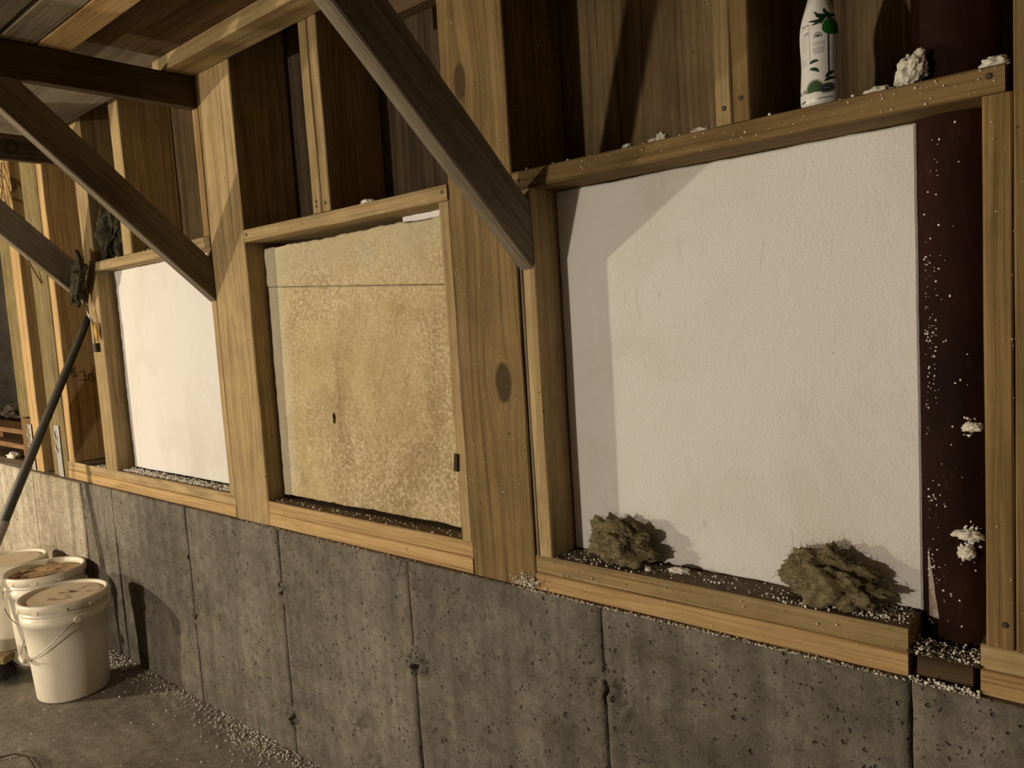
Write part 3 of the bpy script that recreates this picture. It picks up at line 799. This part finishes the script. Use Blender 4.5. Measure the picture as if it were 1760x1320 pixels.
# ------------------------------------------------------------------ buckets
def bucket(loc, label, lid_m, rz, h=.365, rt=.148, rb=.118, with_bail=True, lug_az=0.0, ticks=None, dirty=False):
    t = empty('plastic_bucket', loc); tag(t, label, 'bucket', 'white plastic buckets along the wall')
    zz = lambda k: h*k
    def rr(z): return rb+(rt*.955-rb)*z/h
    prof = [(0, .003), (rb-.012, .003), (rb-.002, 0), (rb, .004), (rr(.1), .1), (rr(.2), .2), (rr(h-.085), h-.085),
            (rr(h-.085)+.006, h-.083), (rr(h-.07)+.007, h-.055), (rr(h-.06)+.001, h-.053), (rr(h-.05)+.001, h-.045), (rr(h-.05)+.005, h-.044), (rr(h-.045)+.005, h-.038), (rr(h-.04)+.001, h-.036), (rr(h-.03)+.001, h-.03), (rr(h-.02), h-.012)]
    link('body', lathe('body', prof, 72), BUCKET, t, smooth=True)
    dip = .022 if dirty else .012
    lp = [(rt-.004, h-.032), (rt+.001, h-.030), (rt+.001, h-.010), (rt, h-.003), (rt-.004, h), (rt-.009, h-.001), (rt-.012, h-.005), (rt-.014, h-dip), (rt-.024, h-dip-.001), (rt-.027, h-dip+.004), (rt-.030, h-dip+.004), (.06, h-dip+.003), (.0, h-dip+.003)]
    ld = link('lid', lathe('lid', lp, 72), None, t, smooth=True)
    ld.data.materials.append(BUCKET); ld.data.materials.append(lid_m)
    for p in ld.data.polygons:
        if (p.center.xy.length < rt-.016): p.material_index = 1
    # tear-tab notches round the lid skirt
    for k in range(10):
        a = 2*math.pi*k/10+.2+rz
        s = lumber_mesh('lid_tab', .020, .004, .012, 'z', .0008, 0, 1)
        o = link('lid_tab', s, BUCKET, ld, ((rt+.0015)*math.cos(a), (rt+.0015)*math.sin(a), h-.030)); o.rotation_euler = (0, 0, a+math.pi/2)
    if with_bail:
        zl = h-.068
        R = rr(zl)+.013
        for s in (0, math.pi):
            a = lug_az+s
            lm = lathe('lug', [(0, .010), (.009, .010), (.0115, .008), (.012, -.002), (.012, -.006)], 20)
            o = link('lug', lm, BUCKET, t, ((R-.008)*math.cos(a), (R-.008)*math.sin(a), zl)); o.rotation_euler = (0, math.pi/2, a)
        ax = Vector((math.cos(lug_az), math.sin(lug_az), 0)); pr = Vector((math.sin(lug_az), -math.cos(lug_az), 0))
        pts = []
        for i in range(33):
            th = math.pi*i/32
            pts.append(ax*R*math.cos(th) + pr*(.150)*math.sin(th)**.9 + Vector((0, 0, zl-.135*math.sin(th)**1.15)))
        bail = link('bail_handle', tube_mesh('bail_handle', pts, .0019, 8), WIRE, t, smooth=True)
        link('grip', tube_mesh('grip', [pts[14], pts[15], pts[16], pts[17], pts[18]], .0085, 14), GRIP, bail, smooth=True)
    if ticks:
        for k in range(9):
            z = .065+.027*k; L = .020 if k % 2 else .030
            V = []; F = []
            for q in range(5):
                a = ticks+(q/4-.5)*L/rr(z)
                for s in (-1, 1): V.append(((rr(z)+.0006)*math.cos(a), (rr(z)+.0006)*math.sin(a), z+s*.0015))
            for q in range(4): F.append((2*q, 2*q+1, 2*q+3, 2*q+2))
            link('volume_mark', pydata('volume_mark', V, F), INK, t)
    return t, ld
b1, lid1 = bucket((-3.075, -.245, 0), 'nearest white bucket with wire handle and handwriting on the lid', LID_CLEAN, .1, lug_az=math.radians(-4))
b2, lid2 = bucket((-3.490, -.172, 0), 'middle white bucket with rusty brown stained lid', LID_DIRTY, .5, dirty=True, rb=.122, lug_az=math.radians(60))
b3, lid3 = bucket((-3.800, -.215, 0), 'farthest white bucket with black volume marks on its side', LID_CLEAN, .9, with_bail=False, ticks=math.radians(-62), rb=.124)
# marker writing and dried smears on the near lid
def stroke_mesh(strokes, w, z, c0, ang):
    ca, sa = math.cos(ang), math.sin(ang)
    P = [flat_strip(s, w) for s in strokes]; V, F = merge(P)
    return [(c0[0]+x*ca-y*sa, c0[1]+x*sa+y*ca, z) for x, y in V], F
zt = .365-.012+.0042
right_az = math.radians(41)
wr = [[(-.030, .016), (-.010, .018)], [(-.020, .017), (-.021, -.004)], [(-.004, .018), (-.006, -.004), (0, -.002)], [(.006, .008), (.006, -.002), (.012, -.003), (.013, .007), (.014, -.002), (.020, .004), (.026, -.001), (.040, .006)], [(.028, .016), (.05, .02), (.06, .012)]]
link('handwriting', pydata('handwriting', *stroke_mesh(wr, .003, zt, (.035, -.045), right_az)), INK, lid1)
sm = []
r2 = random.Random(5)
for k in range(16):
    a = r2.uniform(0, 6.28); q = r2.uniform(.0, .065); x = .01+q*math.cos(a); y = .02+q*.6*math.sin(a)
    d = r2.uniform(-.5, .9); L = r2.uniform(.01, .035)
    sm.append(flat_strip([(x, y), (x+L*.5*math.cos(d), y+L*.5*math.sin(d)+.004), (x+L*math.cos(d), y+L*math.sin(d))], [.001, r2.uniform(.003, .007), .001]))
V, F = merge(sm); ca, sa = math.cos(right_az), math.sin(right_az)
link('dried_smear', pydata('dried_smear', [(x*ca-y*sa, x*sa+y*ca, zt+.0003) for x, y in V], F), simple('dried_brown', (.13, .07, .03), .8, .2, .5, 60, 0, .3), lid1)['kind'] = 'stuff'
# curled debris on the rusty lid
for k in range(7):
    a = r2.uniform(0, 6.28); q = r2.uniform(.02, .10); L = r2.uniform(.04, .08); d = r2.uniform(0, 3.1)
    n = 6; V = []; F = []
    for i in range(n+1):
        t = i/n; x = q*math.cos(a)+(t-.5)*L*math.cos(d); y = q*math.sin(a)+(t-.5)*L*math.sin(d); z = .365-.022+.005+.006*math.sin(t*3.1+k)
        wv = .008+.006*math.sin(t*5+k)
        V += [(x-math.sin(d)*wv, y+math.cos(d)*wv, z+.003), (x+math.sin(d)*wv, y-math.cos(d)*wv, z)]
    for i in range(n): F.append((2*i, 2*i+1, 2*i+3, 2*i+2))
    o = link('paper_scrap', pydata('paper_scrap', V, F), LID_DIRTY, lid2)
    md = o.modifiers.new('thickness', 'SOLIDIFY'); md.thickness = .001

# ------------------------------------------------------------------ pole and broom head
T = Vector((-3.478, .098, 1.372)); P0 = Vector((-3.545, -.515, .105))
br = empty('push_broom', (P0.x, P0.y, 0)); tag(br, 'push broom with long dark handle leaning into the left stud bay, black bristles', 'broom')
POLE_M = simple('dark_pole', (.07, .062, .050), .45, .4, .35, 40, 0, .1)
d = P0-T
o = link('handle', tube_mesh('handle', [T+d*(i/20) for i in range(21)], [.0145+.0075*i/20 for i in range(21)], 20), POLE_M, br, smooth=True); o.location = -br.location
o2 = link('sleeve', tube_mesh('sleeve', [T+d*t for t in (.62, .625, .80, .805)], [.0195, .0215, .0225, .0210], 20), simple('grey_tape', (.36, .33, .28), .6, .3, .5, 60, 0, .1), o, smooth=True)
hd = link('block', lumber_mesh('block', .060, .028, .62, 'x', .004, .0006), wood('olive', 'x'), br, (0, 0, .095))
hd.rotation_euler = (0, 0, math.radians(36)); hd.location = Vector((-.37*math.cos(math.radians(36)), -.37*math.sin(math.radians(36)), .095))
V = []; F = []
r3 = random.Random(11)
for i in range(3600):
    x = r3.uniform(.008, .612); y = r3.uniform(-.026, .026)
    x2 = x+(x-.31)*.22+r3.uniform(-.012, .012); y2 = y*1.9+r3.uniform(-.012, .012); z2 = r3.uniform(.001, .012)-.095
    a = r3.uniform(0, 3.14); w = .0011
    b = len(V); dx, dy = w*math.cos(a), w*math.sin(a)
    V += [(x-dx, y-dy, -.013), (x+dx, y+dy, -.013), (x2, y2, z2), (x-dy, y+dx, -.013)]
    F += [(b, b+1, b+2), (b+1, b+3, b+2), (b+3, b, b+2)]
bs = link('bristles', pydata('bristles', V, F), BLACK, hd); bs['kind'] = 'stuff'
me = lumber_mesh('bristle_core', .052, .066, .60, 'x', .008, .004)
link('bristle_core', me, BLACK, hd, (.01, 0, -.047))

# ------------------------------------------------------------------ mineral wool tufts
def wool_tuft(loc, rad, seed, label, mat, shape=None, nf=1500, amp=.55, name='wool_tuft', sub=5, fl=.02, flat=True):
    t = empty(name, loc); tag(t, label, 'insulation')
    fb = -rad[2]*.92 if flat else None
    me = blob_mesh('clump', rad, seed, sub, amp, 1.7, 6, fb, False, shape)
    o = link('clump', me, mat, t, (0, 0, -fb if flat else 0))
    if flat: o.location.z = rad[2]*.92
    r = random.Random(seed); V = []; F = []
    vs = me.vertices
    for i in range(nf):
        v = vs[r.randrange(len(vs))]; p = v.co+o.location; n = (v.normal*.6+Vector((r.uniform(-1, 1), r.uniform(-1, 1), r.uniform(-1, 1)))).normalized()
        tang = n.cross(Vector((r.uniform(-1, 1), r.uniform(-1, 1), r.uniform(-1, 1)))).normalized()
        L = r.uniform(.3, 1.0)*fl; w = tang*.00035
        c = p+n*L*.5+tang*L*.15; e = p+n*L*.75+tang*L*.55
        if e.z < .0005: continue
        b = len(V); V += [p-w, p+w, c+w, c-w, e]; F += [(b, b+1, b+2, b+3), (b+3, b+2, b+4)]
    fo = link('fibres', pydata('fibres', V, F), mat, t); fo['kind'] = 'stuff'
    return t
def sh1(q):
    k = q.x/.07
    return Vector((q.x, q.y, q.z*(1.0-.18*k)+.003*math.sin(q.x*90)))
def sh2(q):
    k = max(-1, min(1, q.x/.075))
    return Vector((q.x*(1.12 if q.x > 0 else .92), q.y, q.z*(1.06-.42*max(0, k))-(.012*max(0, k))))
wool_tuft((-.830, .042, .7645), (.062, .027, .043), 12, 'smaller olive mineral wool tuft on the sill, left of its companion', WOOL, sh1)
wool_tuft((-.428, .043, .7645), (.066, .028, .047), 23, 'larger olive mineral wool tuft on the sill near the red column', WOOL, sh2)
# dark cobwebbed wad by the left header end
def sh3(q): return Vector((q.x+.10*q.z+.03*math.sin(q.z*22), q.y, q.z))
wad = wool_tuft((-3.000, .050, 1.572), (.058, .045, .125), 31, 'dark cobwebbed wool wad stuffed above the left header end', WOOL_D, sh3, 1400, .6, 'wool_wad', 5, .03)
wad2 = wool_tuft((-3.146, -.050, 1.500), (.038, .020, .085), 37, 'dark stringy wool hanging at the left header end above the yellow tag', WOOL_D, sh3, 900, .5, 'wool_wad', 4, .035, False)

# hanging wires with yellow tag and a small dark box
hw = empty('hanging_wire', (-3.150, -.022, 1.225)); tag(hw, 'thin wires with a yellow tag and small dark box hanging beside the left foam', 'wire')
def loc(p): return Vector(p)-hw.location
for a, b in (((-3.172, -.028, 1.425), (-3.128, -.016, 1.335)), ((-3.165, -.026, 1.42), (-3.138, -.016, 1.33))):
    link('wire', tube_mesh('wire', [loc(a), loc(((a[0]+b[0])/2-.006, (a[1]+b[1])/2-.002, (a[2]+b[2])/2)), loc(b)], .0022, 6), WIRE, hw, smooth=True)
link('cord', tube_mesh('cord', [loc((-3.140, -.014, 1.335)), loc((-3.148, -.012, 1.29)), loc((-3.150, -.012, 1.262))], .0018, 6), INK, hw, smooth=True)
link('yellow_tag', blob_mesh('yellow_tag', (.013, .006, .034), 5, 3, .25, 2.0, 3), simple('yellow_plastic', (.52, .30, .05), .6, .3, .4, 50, 0, .1), hw, loc((-3.122, -.014, 1.305)))
link('dark_box', lumber_mesh('dark_box', .030, .014, .034, 'z', .004, .0006), simple('dark_plastic', (.035, .022, .014), .5, .3, .2, 60, 0, .1), hw, loc((-3.150, -.010, 1.228)))
# straw-coloured twine bundle at the far left edge
tw = empty('twine_bundle', (-3.99, -.05, 1.86)); tag(tw, 'frayed straw-coloured twine hanging at the left edge', 'twine')
TW = simple('twine', (.62, .46, .22), .8, .2, .4, 60, 0, .2)
r4 = random.Random(3)
for k in range(16):
    x = r4.uniform(-.06, .05); pts = [Vector((x, r4.uniform(-.02, .02), .22))]
    for i in range(5): pts.append(pts[-1]+Vector((r4.uniform(-.02, .026), r4.uniform(-.012, .012), -r4.uniform(.03, .055))))
    link('strand', tube_mesh('strand', pts, .0032, 5), TW, tw, smooth=True)
link('cord', tube_mesh('cord', [(.02, 0, .08), (.10, .01, -.04), (.19, .01, -.16), (.25, .03, -.23), (.33, .045, -.33)], .0035, 6), simple('brown_cord', (.16, .10, .05), .8, .2, .2, 60, 0, 0), tw, smooth=True)

# ------------------------------------------------------------------ metal straps at the stud feet
GALV = simple('galvanised_steel', (.60, .59, .56), .38, .5, .3, 60, .55, .1)
def strap(loc_, w, h, label, lean=0.0, rz=0.0):
    t = empty('metal_strap', loc_, rz); tag(t, label, 'bracket', 'metal straps at the stud feet')
    link('plate', lumber_mesh('plate', w, .004, h, 'z', .001, .0003, 6), GALV, t)
    for k, z in enumerate((h*.56, h*.80)):
        ring = [( .0145*math.cos(a), 0, .021*math.sin(a)) for a in [2*math.pi*i/24 for i in range(25)]]
        link('slot_rim', tube_mesh('slot_rim', ring, .0022, 6, False), GALV, t, (-w*.14, -.0035, z), smooth=True)
        V = [(0, 0, 0)]+[(.0138*math.cos(2*math.pi*i/24), 0, .0203*math.sin(2*math.pi*i/24)) for i in range(24)]
        link('slot', pydata('slot', V, [(0, 1+i, 1+(i+1) % 24) for i in range(24)]), INK, t, (-w*.14, -.0036, z))
    V = [(0, 0, 0)]+[(.003*math.cos(2*math.pi*i/12), 0, .003*math.sin(2*math.pi*i/12)) for i in range(12)]
    link('nail_hole', pydata('nail_hole', V, [(0, 1+i, 1+(i+1) % 12) for i in range(12)]), INK, t, (0, -.0028, h*.68))
    return t
strap((-3.688, -.004, ZC+.002), .052, .225, 'bright metal strap with two oval slots on the greenish stud')
strap((-4.024, -.006, ZC+.002), .038, .215, 'narrow metal strap between the short brown board and the yellow stud')

# handwritten figures on the side of the stud standing on the left sill end
hx = -3.532
figs = []
def arc(cx, cy, rx, ry, a0, a1, n=12): return [(cx+rx*math.cos(a0+(a1-a0)*i/n), cy+ry*math.sin(a0+(a1-a0)*i/n)) for i in range(n+1)]
figs.append([(.010, .020), (.002, .008)]+arc(.006, .0, .006, .007, 2.6, 2.6+6.28))
figs.append(arc(.030, .007, .006, .006, 2.6, -1.4)+arc(.030, -.006, .007, .007, 1.4, -2.6))
figs.append(arc(.052, .0, .007, .011, 0, 6.28))
V, F = merge([flat_strip(f, .0022) for f in figs])
stud = [o for o in COL.objects if o.get('label', '').startswith('stud with handwritten')][0]
o = link('handwriting', pydata('handwriting', [(.0318, -.048+x*1.5, .375+y*1.5-.45*x) for x, y in V], F), INK, stud)

# ------------------------------------------------------------------ recess at the far left: rubble and stacked boards
for k, (x0, x1, y0, y1, z0, kind, lab) in enumerate(((-5.6, -4.17, .02, .16, ZC, 'dark', 'lowest of the boards stacked in the left recess'), (-5.6, -4.19, .05, .20, .755, 'brown', 'middle reddish board stacked in the left recess'), (-5.6, -4.165, .10, .24, .815, 'brown', 'topmost reddish board stacked in the left recess'))):
    thing('stacked_board', (x0, x1, y0, y1, z0, z0+(.022 if k == 0 else .026)), 'x', wood(kind, 'x'), lab, 'board', 'boards stacked in the left recess')
for k, x in enumerate((-4.32, -4.9)):
    thing('spacer_block', (x-.05, x+.05, .06, .15, .7125, .7545), 'x', wood('brown', 'x'), ('right' if k == 0 else 'left')+' spacer block under the stacked recess boards', 'block')
    thing('spacer_block', (x-.05, x+.05, .11, .19, .7815, .8145), 'x', wood('brown', 'x'), ('right' if k == 0 else 'left')+' spacer block between the stacked recess boards', 'block')
r5 = random.Random(8); V = []; F = []
_b = bmesh.new(); bmesh.ops.create_icosphere(_b, subdivisions=2, radius=1.0)
bv = [v.co.copy() for v in _b.verts]; bf = [[v.index for v in f.verts] for f in _b.faces]; _b.free()
for i in range(420):
    x = r5.uniform(-6.2, -4.05); y = r5.uniform(.31, .9); s = r5.uniform(.018, .055); z = ZC+s*1.0+.42*max(0, (y-.2))*r5.uniform(.3, 1.0)
    b = len(V)
    for v in bv:
        k = 1+.45*mnoise.noise(v*1.6+Vector((i*3.3, 0, 0)))
        V.append((x+v.x*s*k, y+v.y*s*k*.9, z+v.z*s*k*.75))
    F += [[q+b for q in f] for f in bf]
tag(link('rubble', pydata('rubble', V, F), RUBBLE), 'dark heap of rubble in the left recess', 'rubble', None, 'stuff')
tag(link('foam_crumb', blob_mesh('foam_crumb', (.045, .03, .018), 61, 3, .4, 2.5, 4, -.012), CHUNK, None, (-4.42, .03, .725)), 'pale crumb lying on the lowest recess board', 'foam crumb')

# ------------------------------------------------------------------ foam chunks and loose beads
def chunk(loc_, rad, seed, label, group='foam chunks', sub=4, amp=.38, freq=2.4):
    o = link('foam_chunk', blob_mesh('foam_chunk', rad, seed, sub, amp, freq, 4, -rad[2]*.8), CHUNK, None, (loc_[0], loc_[1], loc_[2]+rad[2]*.8))
    return tag(o, label, 'foam chunk', group)
HT = 1.5535
def sh_big(q): return Vector((q.x+.35*q.z, q.y, q.z))
big = link('foam_chunk', blob_mesh('foam_chunk', (.019, .015, .027), 44, 5, .42, 2.1, 5, -.022, False, sh_big), CHUNK, None, (-.296, .048, HT+.024)); tag(big, 'tall crumbly foam chunk on the header right of the bottle', 'foam chunk', 'foam chunks')
chunk((-.334, .030, HT), (.018, .012, .007), 45, 'low foam crumb between the bottle and the tall chunk')
chunk((-.188, .030, HT), (.016, .012, .010), 46, 'foam chunk on the right end of the header')
chunk((-.688, .026, HT), (.011, .010, .010), 47, 'rounded foam lump on the header left of the paired studs')
chunk((-.707, .024, HT), (.009, .008, .006), 48, 'little foam lump touching the rounded one on the header')
chunk((-.624, .045, HT), (.019, .012, .009), 49, 'long foam lump on the header against the paired studs')
chunk((-.757, .022, HT), (.009, .008, .006), 50, 'leftmost small foam crumb on the right header')
chunk((-1.495, .018, 1.5605), (.020, .010, .006), 51, 'flat foam crumb on the header above the yellowed foam')
chunk((-.706, .050, .7645), (.021, .010, .006), 52, 'white foam crumb lying on the sill between the wool tufts')
chunk((-.762, .030, .7645), (.006, .005, .005), 53, 'tiny white crumb on the sill right of the smaller wool tuft')
chunk((-3.285, .06, .7645), (.028, .02, .018), 54, 'pale foam crumb on the sill left of the narrow white foam')
chunk((-2.10, -.36, 0.001), (.020, .016, .012), 55, 'lone white foam crumb on the floor in front')
# lumps stuck to the column
def stuck(name, a, z, rad, seed, label):
    p = Vector((-.250, .118, ZC))+Vector(pipe_pt(a, z, .002))
    o = link('foam_chunk', blob_mesh('foam_chunk', rad, seed, 4, .45, 2.6, 4), CHUNK, None, p)
    return tag(o, label, 'foam chunk', 'foam chunks')
stuck('a', math.radians(-66), .375, (.013, .009, .007), 71, 'foam cluster stuck half-way up the red column')
stuck('b', math.radians(-72), .214, (.020, .010, .007), 72, 'upper foam cluster stuck low on the red column')
stuck('c', math.radians(-74), .186, (.011, .008, .011), 73, 'rounder foam lump stuck below the low cluster on the column')

def scatter(name, label, items): return tag(link(name, beads_mesh(name, items), BEAD), label, 'foam beads', None, 'stuff')
R = random.Random(99)
def br_(lo=.0009, hi=.0026): return lo+(hi-lo)*R.random()**2.2
# on sills
it = []
for i in range(620):
    x = min(R.gauss(-.365, .045), -.303) if i < 430 else R.uniform(-.97, -.31)
    y = .012+.064*R.random()**.8; r = br_(.0010, .0026); it.append(((x, y, .7645+r*.7+(R.random()*.004 if i < 430 else 0)), r))
for i in range(120): r = br_(); it.append(((R.gauss(-.86, .06), R.uniform(.006, .075), .7645+r*.7), r))
for i in range(60): r = br_(); it.append(((R.gauss(-.475, .025), R.uniform(.006, .03), .7645+r*.7), r))
it = [q for q in it if -.968 < q[0][0] < -.303]
scatter('foam_beads', 'loose white foam beads on the sill below the large white foam', it)
it = []
for i in range(900): r = br_(.0014, .0036); it.append(((R.uniform(-3.09, -2.27), R.uniform(.012, .058), .7645+r*.7+R.random()*.003), r))
for i in range(60): r = br_(.0015, .004); it.append(((R.uniform(-3.32, -3.21), R.uniform(.0, .08), .7645+r*.7), r))
scatter('foam_beads', 'dense white foam beads on the sill below the narrow white foam', it)
it = []
for i in range(110): r = br_(); it.append(((R.uniform(-2.02, -1.25), .004+.04*R.random(), .7645+r*.7), r))
scatter('foam_beads', 'sparse foam beads on the sill below the yellowed foam', it)
# ledge between concrete and framing
it = []
for i in range(900):
    x = R.uniform(-1.04, -.30) if i < 640 else R.uniform(-2.2, -.2); r = br_(.0008, .0021); it.append(((x, R.uniform(-.0125, -.003), .689+r*.6), r))
for i in range(160): r = br_(); it.append(((R.gauss(-1.035, .018), R.uniform(-.012, -.002), .695+abs(R.gauss(0, .012))), r))
scatter('foam_beads', 'fine foam beads lined along the concrete ledge under the sills', it)
# column foot
it = []
for i in range(620): r = br_(.0006, .0026); it.append(((R.uniform(-.299, -.209), R.uniform(.0, .055), .728+r*.7+abs(n3((R.random())*5, i*.37, 2))*.014), r))
for i in range(220): r = br_(.0006, .0026); it.append(((R.uniform(-.298, -.206), R.uniform(-.012, .0), .689+r+R.random()*.006*(1 if R.random() < .6 else 0)), r))
scatter('foam_beads', 'foam beads heaped at the foot of the red column', it)
# stuck to the column
it = []
def colb(a, z, r): it.append((Vector((-.250, .118, ZC))+Vector(pipe_pt(math.radians(a), z, r*.4)), r))
for i in range(150):
    z = R.choice((.52, .50, .44, .60, .26, .16))+R.gauss(0, .018) if i < 105 else R.uniform(.06, .80); a = -128+abs(R.gauss(0, 11)); colb(a, max(.06, min(.82, z)), br_(.0006, .0021))
for i in range(40): colb(R.uniform(-130, -65), R.uniform(.06, .82), br_(.0008, .0022))
for i in range(90): colb(R.gauss(-70, 6), R.gauss(.205, .014), br_(.001, .003))
for i in range(30): colb(R.gauss(-68, 5), R.gauss(.375, .008), br_(.001, .003))
scatter('foam_beads', 'white foam beads clinging to the dark red column', it)
# clinging to posts and headers
it = []
for i in range(230): r = br_(.0006, .0016); it.append(((R.uniform(-1.195, -1.022), -.0003, R.uniform(.70, 1.95) if i < 90 else R.uniform(.72, 1.45)), r))
for i in range(70): r = br_(.0006, .0014); it.append(((R.uniform(-2.22, -2.05), -.0003, R.uniform(.75, 2.0)), r))
for i in range(110): r = br_(.0006, .0018); it.append(((R.uniform(-1.0, -.18), -.0045, R.uniform(1.52, 1.552)), r))
for i in range(50): r = br_(.0006, .0016); it.append(((R.uniform(-.195, -.09), -.0035, R.uniform(.8, 1.5)), r))
for i in range(40): r = br_(.0008, .0018); it.append(((R.uniform(-1.0, -.31), -.0012, R.uniform(.70, .76)), r))
for i in range(25): r = br_(.001, .0022); it.append(((R.uniform(-1.019, -1.018)+.0012, R.uniform(.01, .18), R.uniform(1.6, 2.0)), r))
scatter('foam_beads', 'tiny foam beads clinging to posts and headers', it)
it = []
for i in range(120): r = br_(.001, .0035); it.append(((R.uniform(-1.0, -.18), R.uniform(.004, .06), HT+r*.6), r))
for i in range(50): r = br_(.001, .003); it.append(((R.uniform(-2.0, -1.25), R.uniform(.004, .05), 1.5605+r*.6), r))
for i in range(60): r = br_(.0015, .004); it.append(((R.uniform(-3.08, -2.3), R.uniform(.004, .06), 1.5675+r*.6), r))
scatter('foam_beads', 'loose foam beads on top of the header boards', it)
# floor
it = []
for i in range(1700):
    x = R.uniform(-3.0, -1.3) if R.random() < .6 else R.gauss(-2.15, .14)
    y = -.012-abs(R.gauss(0, .030+.03*R.random())); r = br_(.0008, .0030); it.append(((x, y, r*.7), r))
for i in range(520): r = br_(.0008, .0036); it.append(((R.uniform(-3.2, -1.2), -R.random()**1.3*1.1-.02, r*.6), r))
for i in range(420): r = br_(.0014, .004); it.append(((R.uniform(-3.30, -3.05), -.012-R.random()*.075, r*.7+R.random()*.004), r))
it = [q for q in it if all(math.hypot(q[0][0]-bx_, q[0][1]-by_) > .135 for bx_, by_ in ((-3.075, -.245), (-3.49, -.172)))]
scatter('foam_beads', 'foam crumbs swept along the floor at the foot of the concrete wall', it)
# small dark nail heads
NAIL = simple('nail_head', (.06, .045, .035), .5, .4, 0, 1, .4, 0)
def nail(host_label, x, y, z):
    host = [o for o in COL.objects if o.get('label', '') == host_label][0]
    me = lathe('nail_head', [(0, .0016), (.003, .0016), (.0042, .0008), (.0044, -.001)], 10)
    o = link('nail_head', me, NAIL, host); o.rotation_euler = (math.pi/2, 0, 0)
    o.location = Vector((x, y, z))-host.location
nail('left one of the paired short studs left of the bottle', -.560, 0, 1.580)
nail('right one of the paired short studs left of the bottle', -.531, 0, 1.590)
for z_ in (1.578, 1.590): nail('left one of the paired short studs above the yellowed foam', -1.678, 0, z_)
nail('right one of the paired short studs above the yellowed foam', -1.640, 0, 1.582)
nail('horizontal header board above the large white foam, carrying the bottle', -.998, -.004, 1.534)
nail('horizontal header board above the large white foam, carrying the bottle', -.190, -.004, 1.540)
nail('horizontal header board above the yellowed foam', -1.216, -.003, 1.545)
nail('horizontal header board above the yellowed foam', -2.02, -.003, 1.545)
nail('short stud under the header end, right of the dark red column', -.176, -.002, .80)

go = link('gouge', blob_mesh('gouge', (.006, .0022, .014), 91, 3, .5, 2.5, 4), simple('gouge_brown', (.05, .035, .018), .95, .1, .3, 80, 0, .3), f2)  # small dark brown blob marking a dent in the foam face
go.location = Vector((-1.752, .0525, 1.018))-f2.location
hs = [o for o in COL.objects if o.get('label', '').startswith('thin jamb stud between')][0]
ck = link('black_clip', lumber_mesh('black_clip', .012, .006, .040, 'z', .001, .003, 4), INK, hs); ck.location = Vector((-1.233, -.001, .925))-hs.location; ck.rotation_euler = (0, .12, 0)
# dark crumbs of old wool mixed into the beads at the column foot
R6 = random.Random(17); V = []; F = []
for i in range(160):
    p = Vector((R6.uniform(-.299, -.209), R6.uniform(-.008, .05), 0)); p.z = .690 if p.y < .0 else .729
    s_ = R6.uniform(.0015, .0055); b = len(V)
    for v in ICO_V:
        k = 1+.5*mnoise.noise(v*2+Vector((i*2.7, 0, 0))); V.append((p.x+v.x*s_*k*1.4, p.y+v.y*s_*k, p.z+s_*.5+v.z*s_*k*.6))
    F += [[q+b for q in f] for f in ICO_F]
tag(link('dark_crumbs', pydata('dark_crumbs', V, F), WOOL_D), 'dark crumbs mixed with beads at the column foot', 'debris', None, 'stuff')

tag(link('floor_cord', tube_mesh('floor_cord', [(-2.80, -.64, .0045), (-2.752, -.580, .0045), (-2.733, -.540, .0045), (-2.69, -.521, .0045), (-2.629, -.524, .0045), (-2.571, -.531, .0045), (-2.50, -.55, .0045)], .0026, 8), INK, smooth=True), 'thin dark cord lying on the floor in the bottom left corner', 'cord')
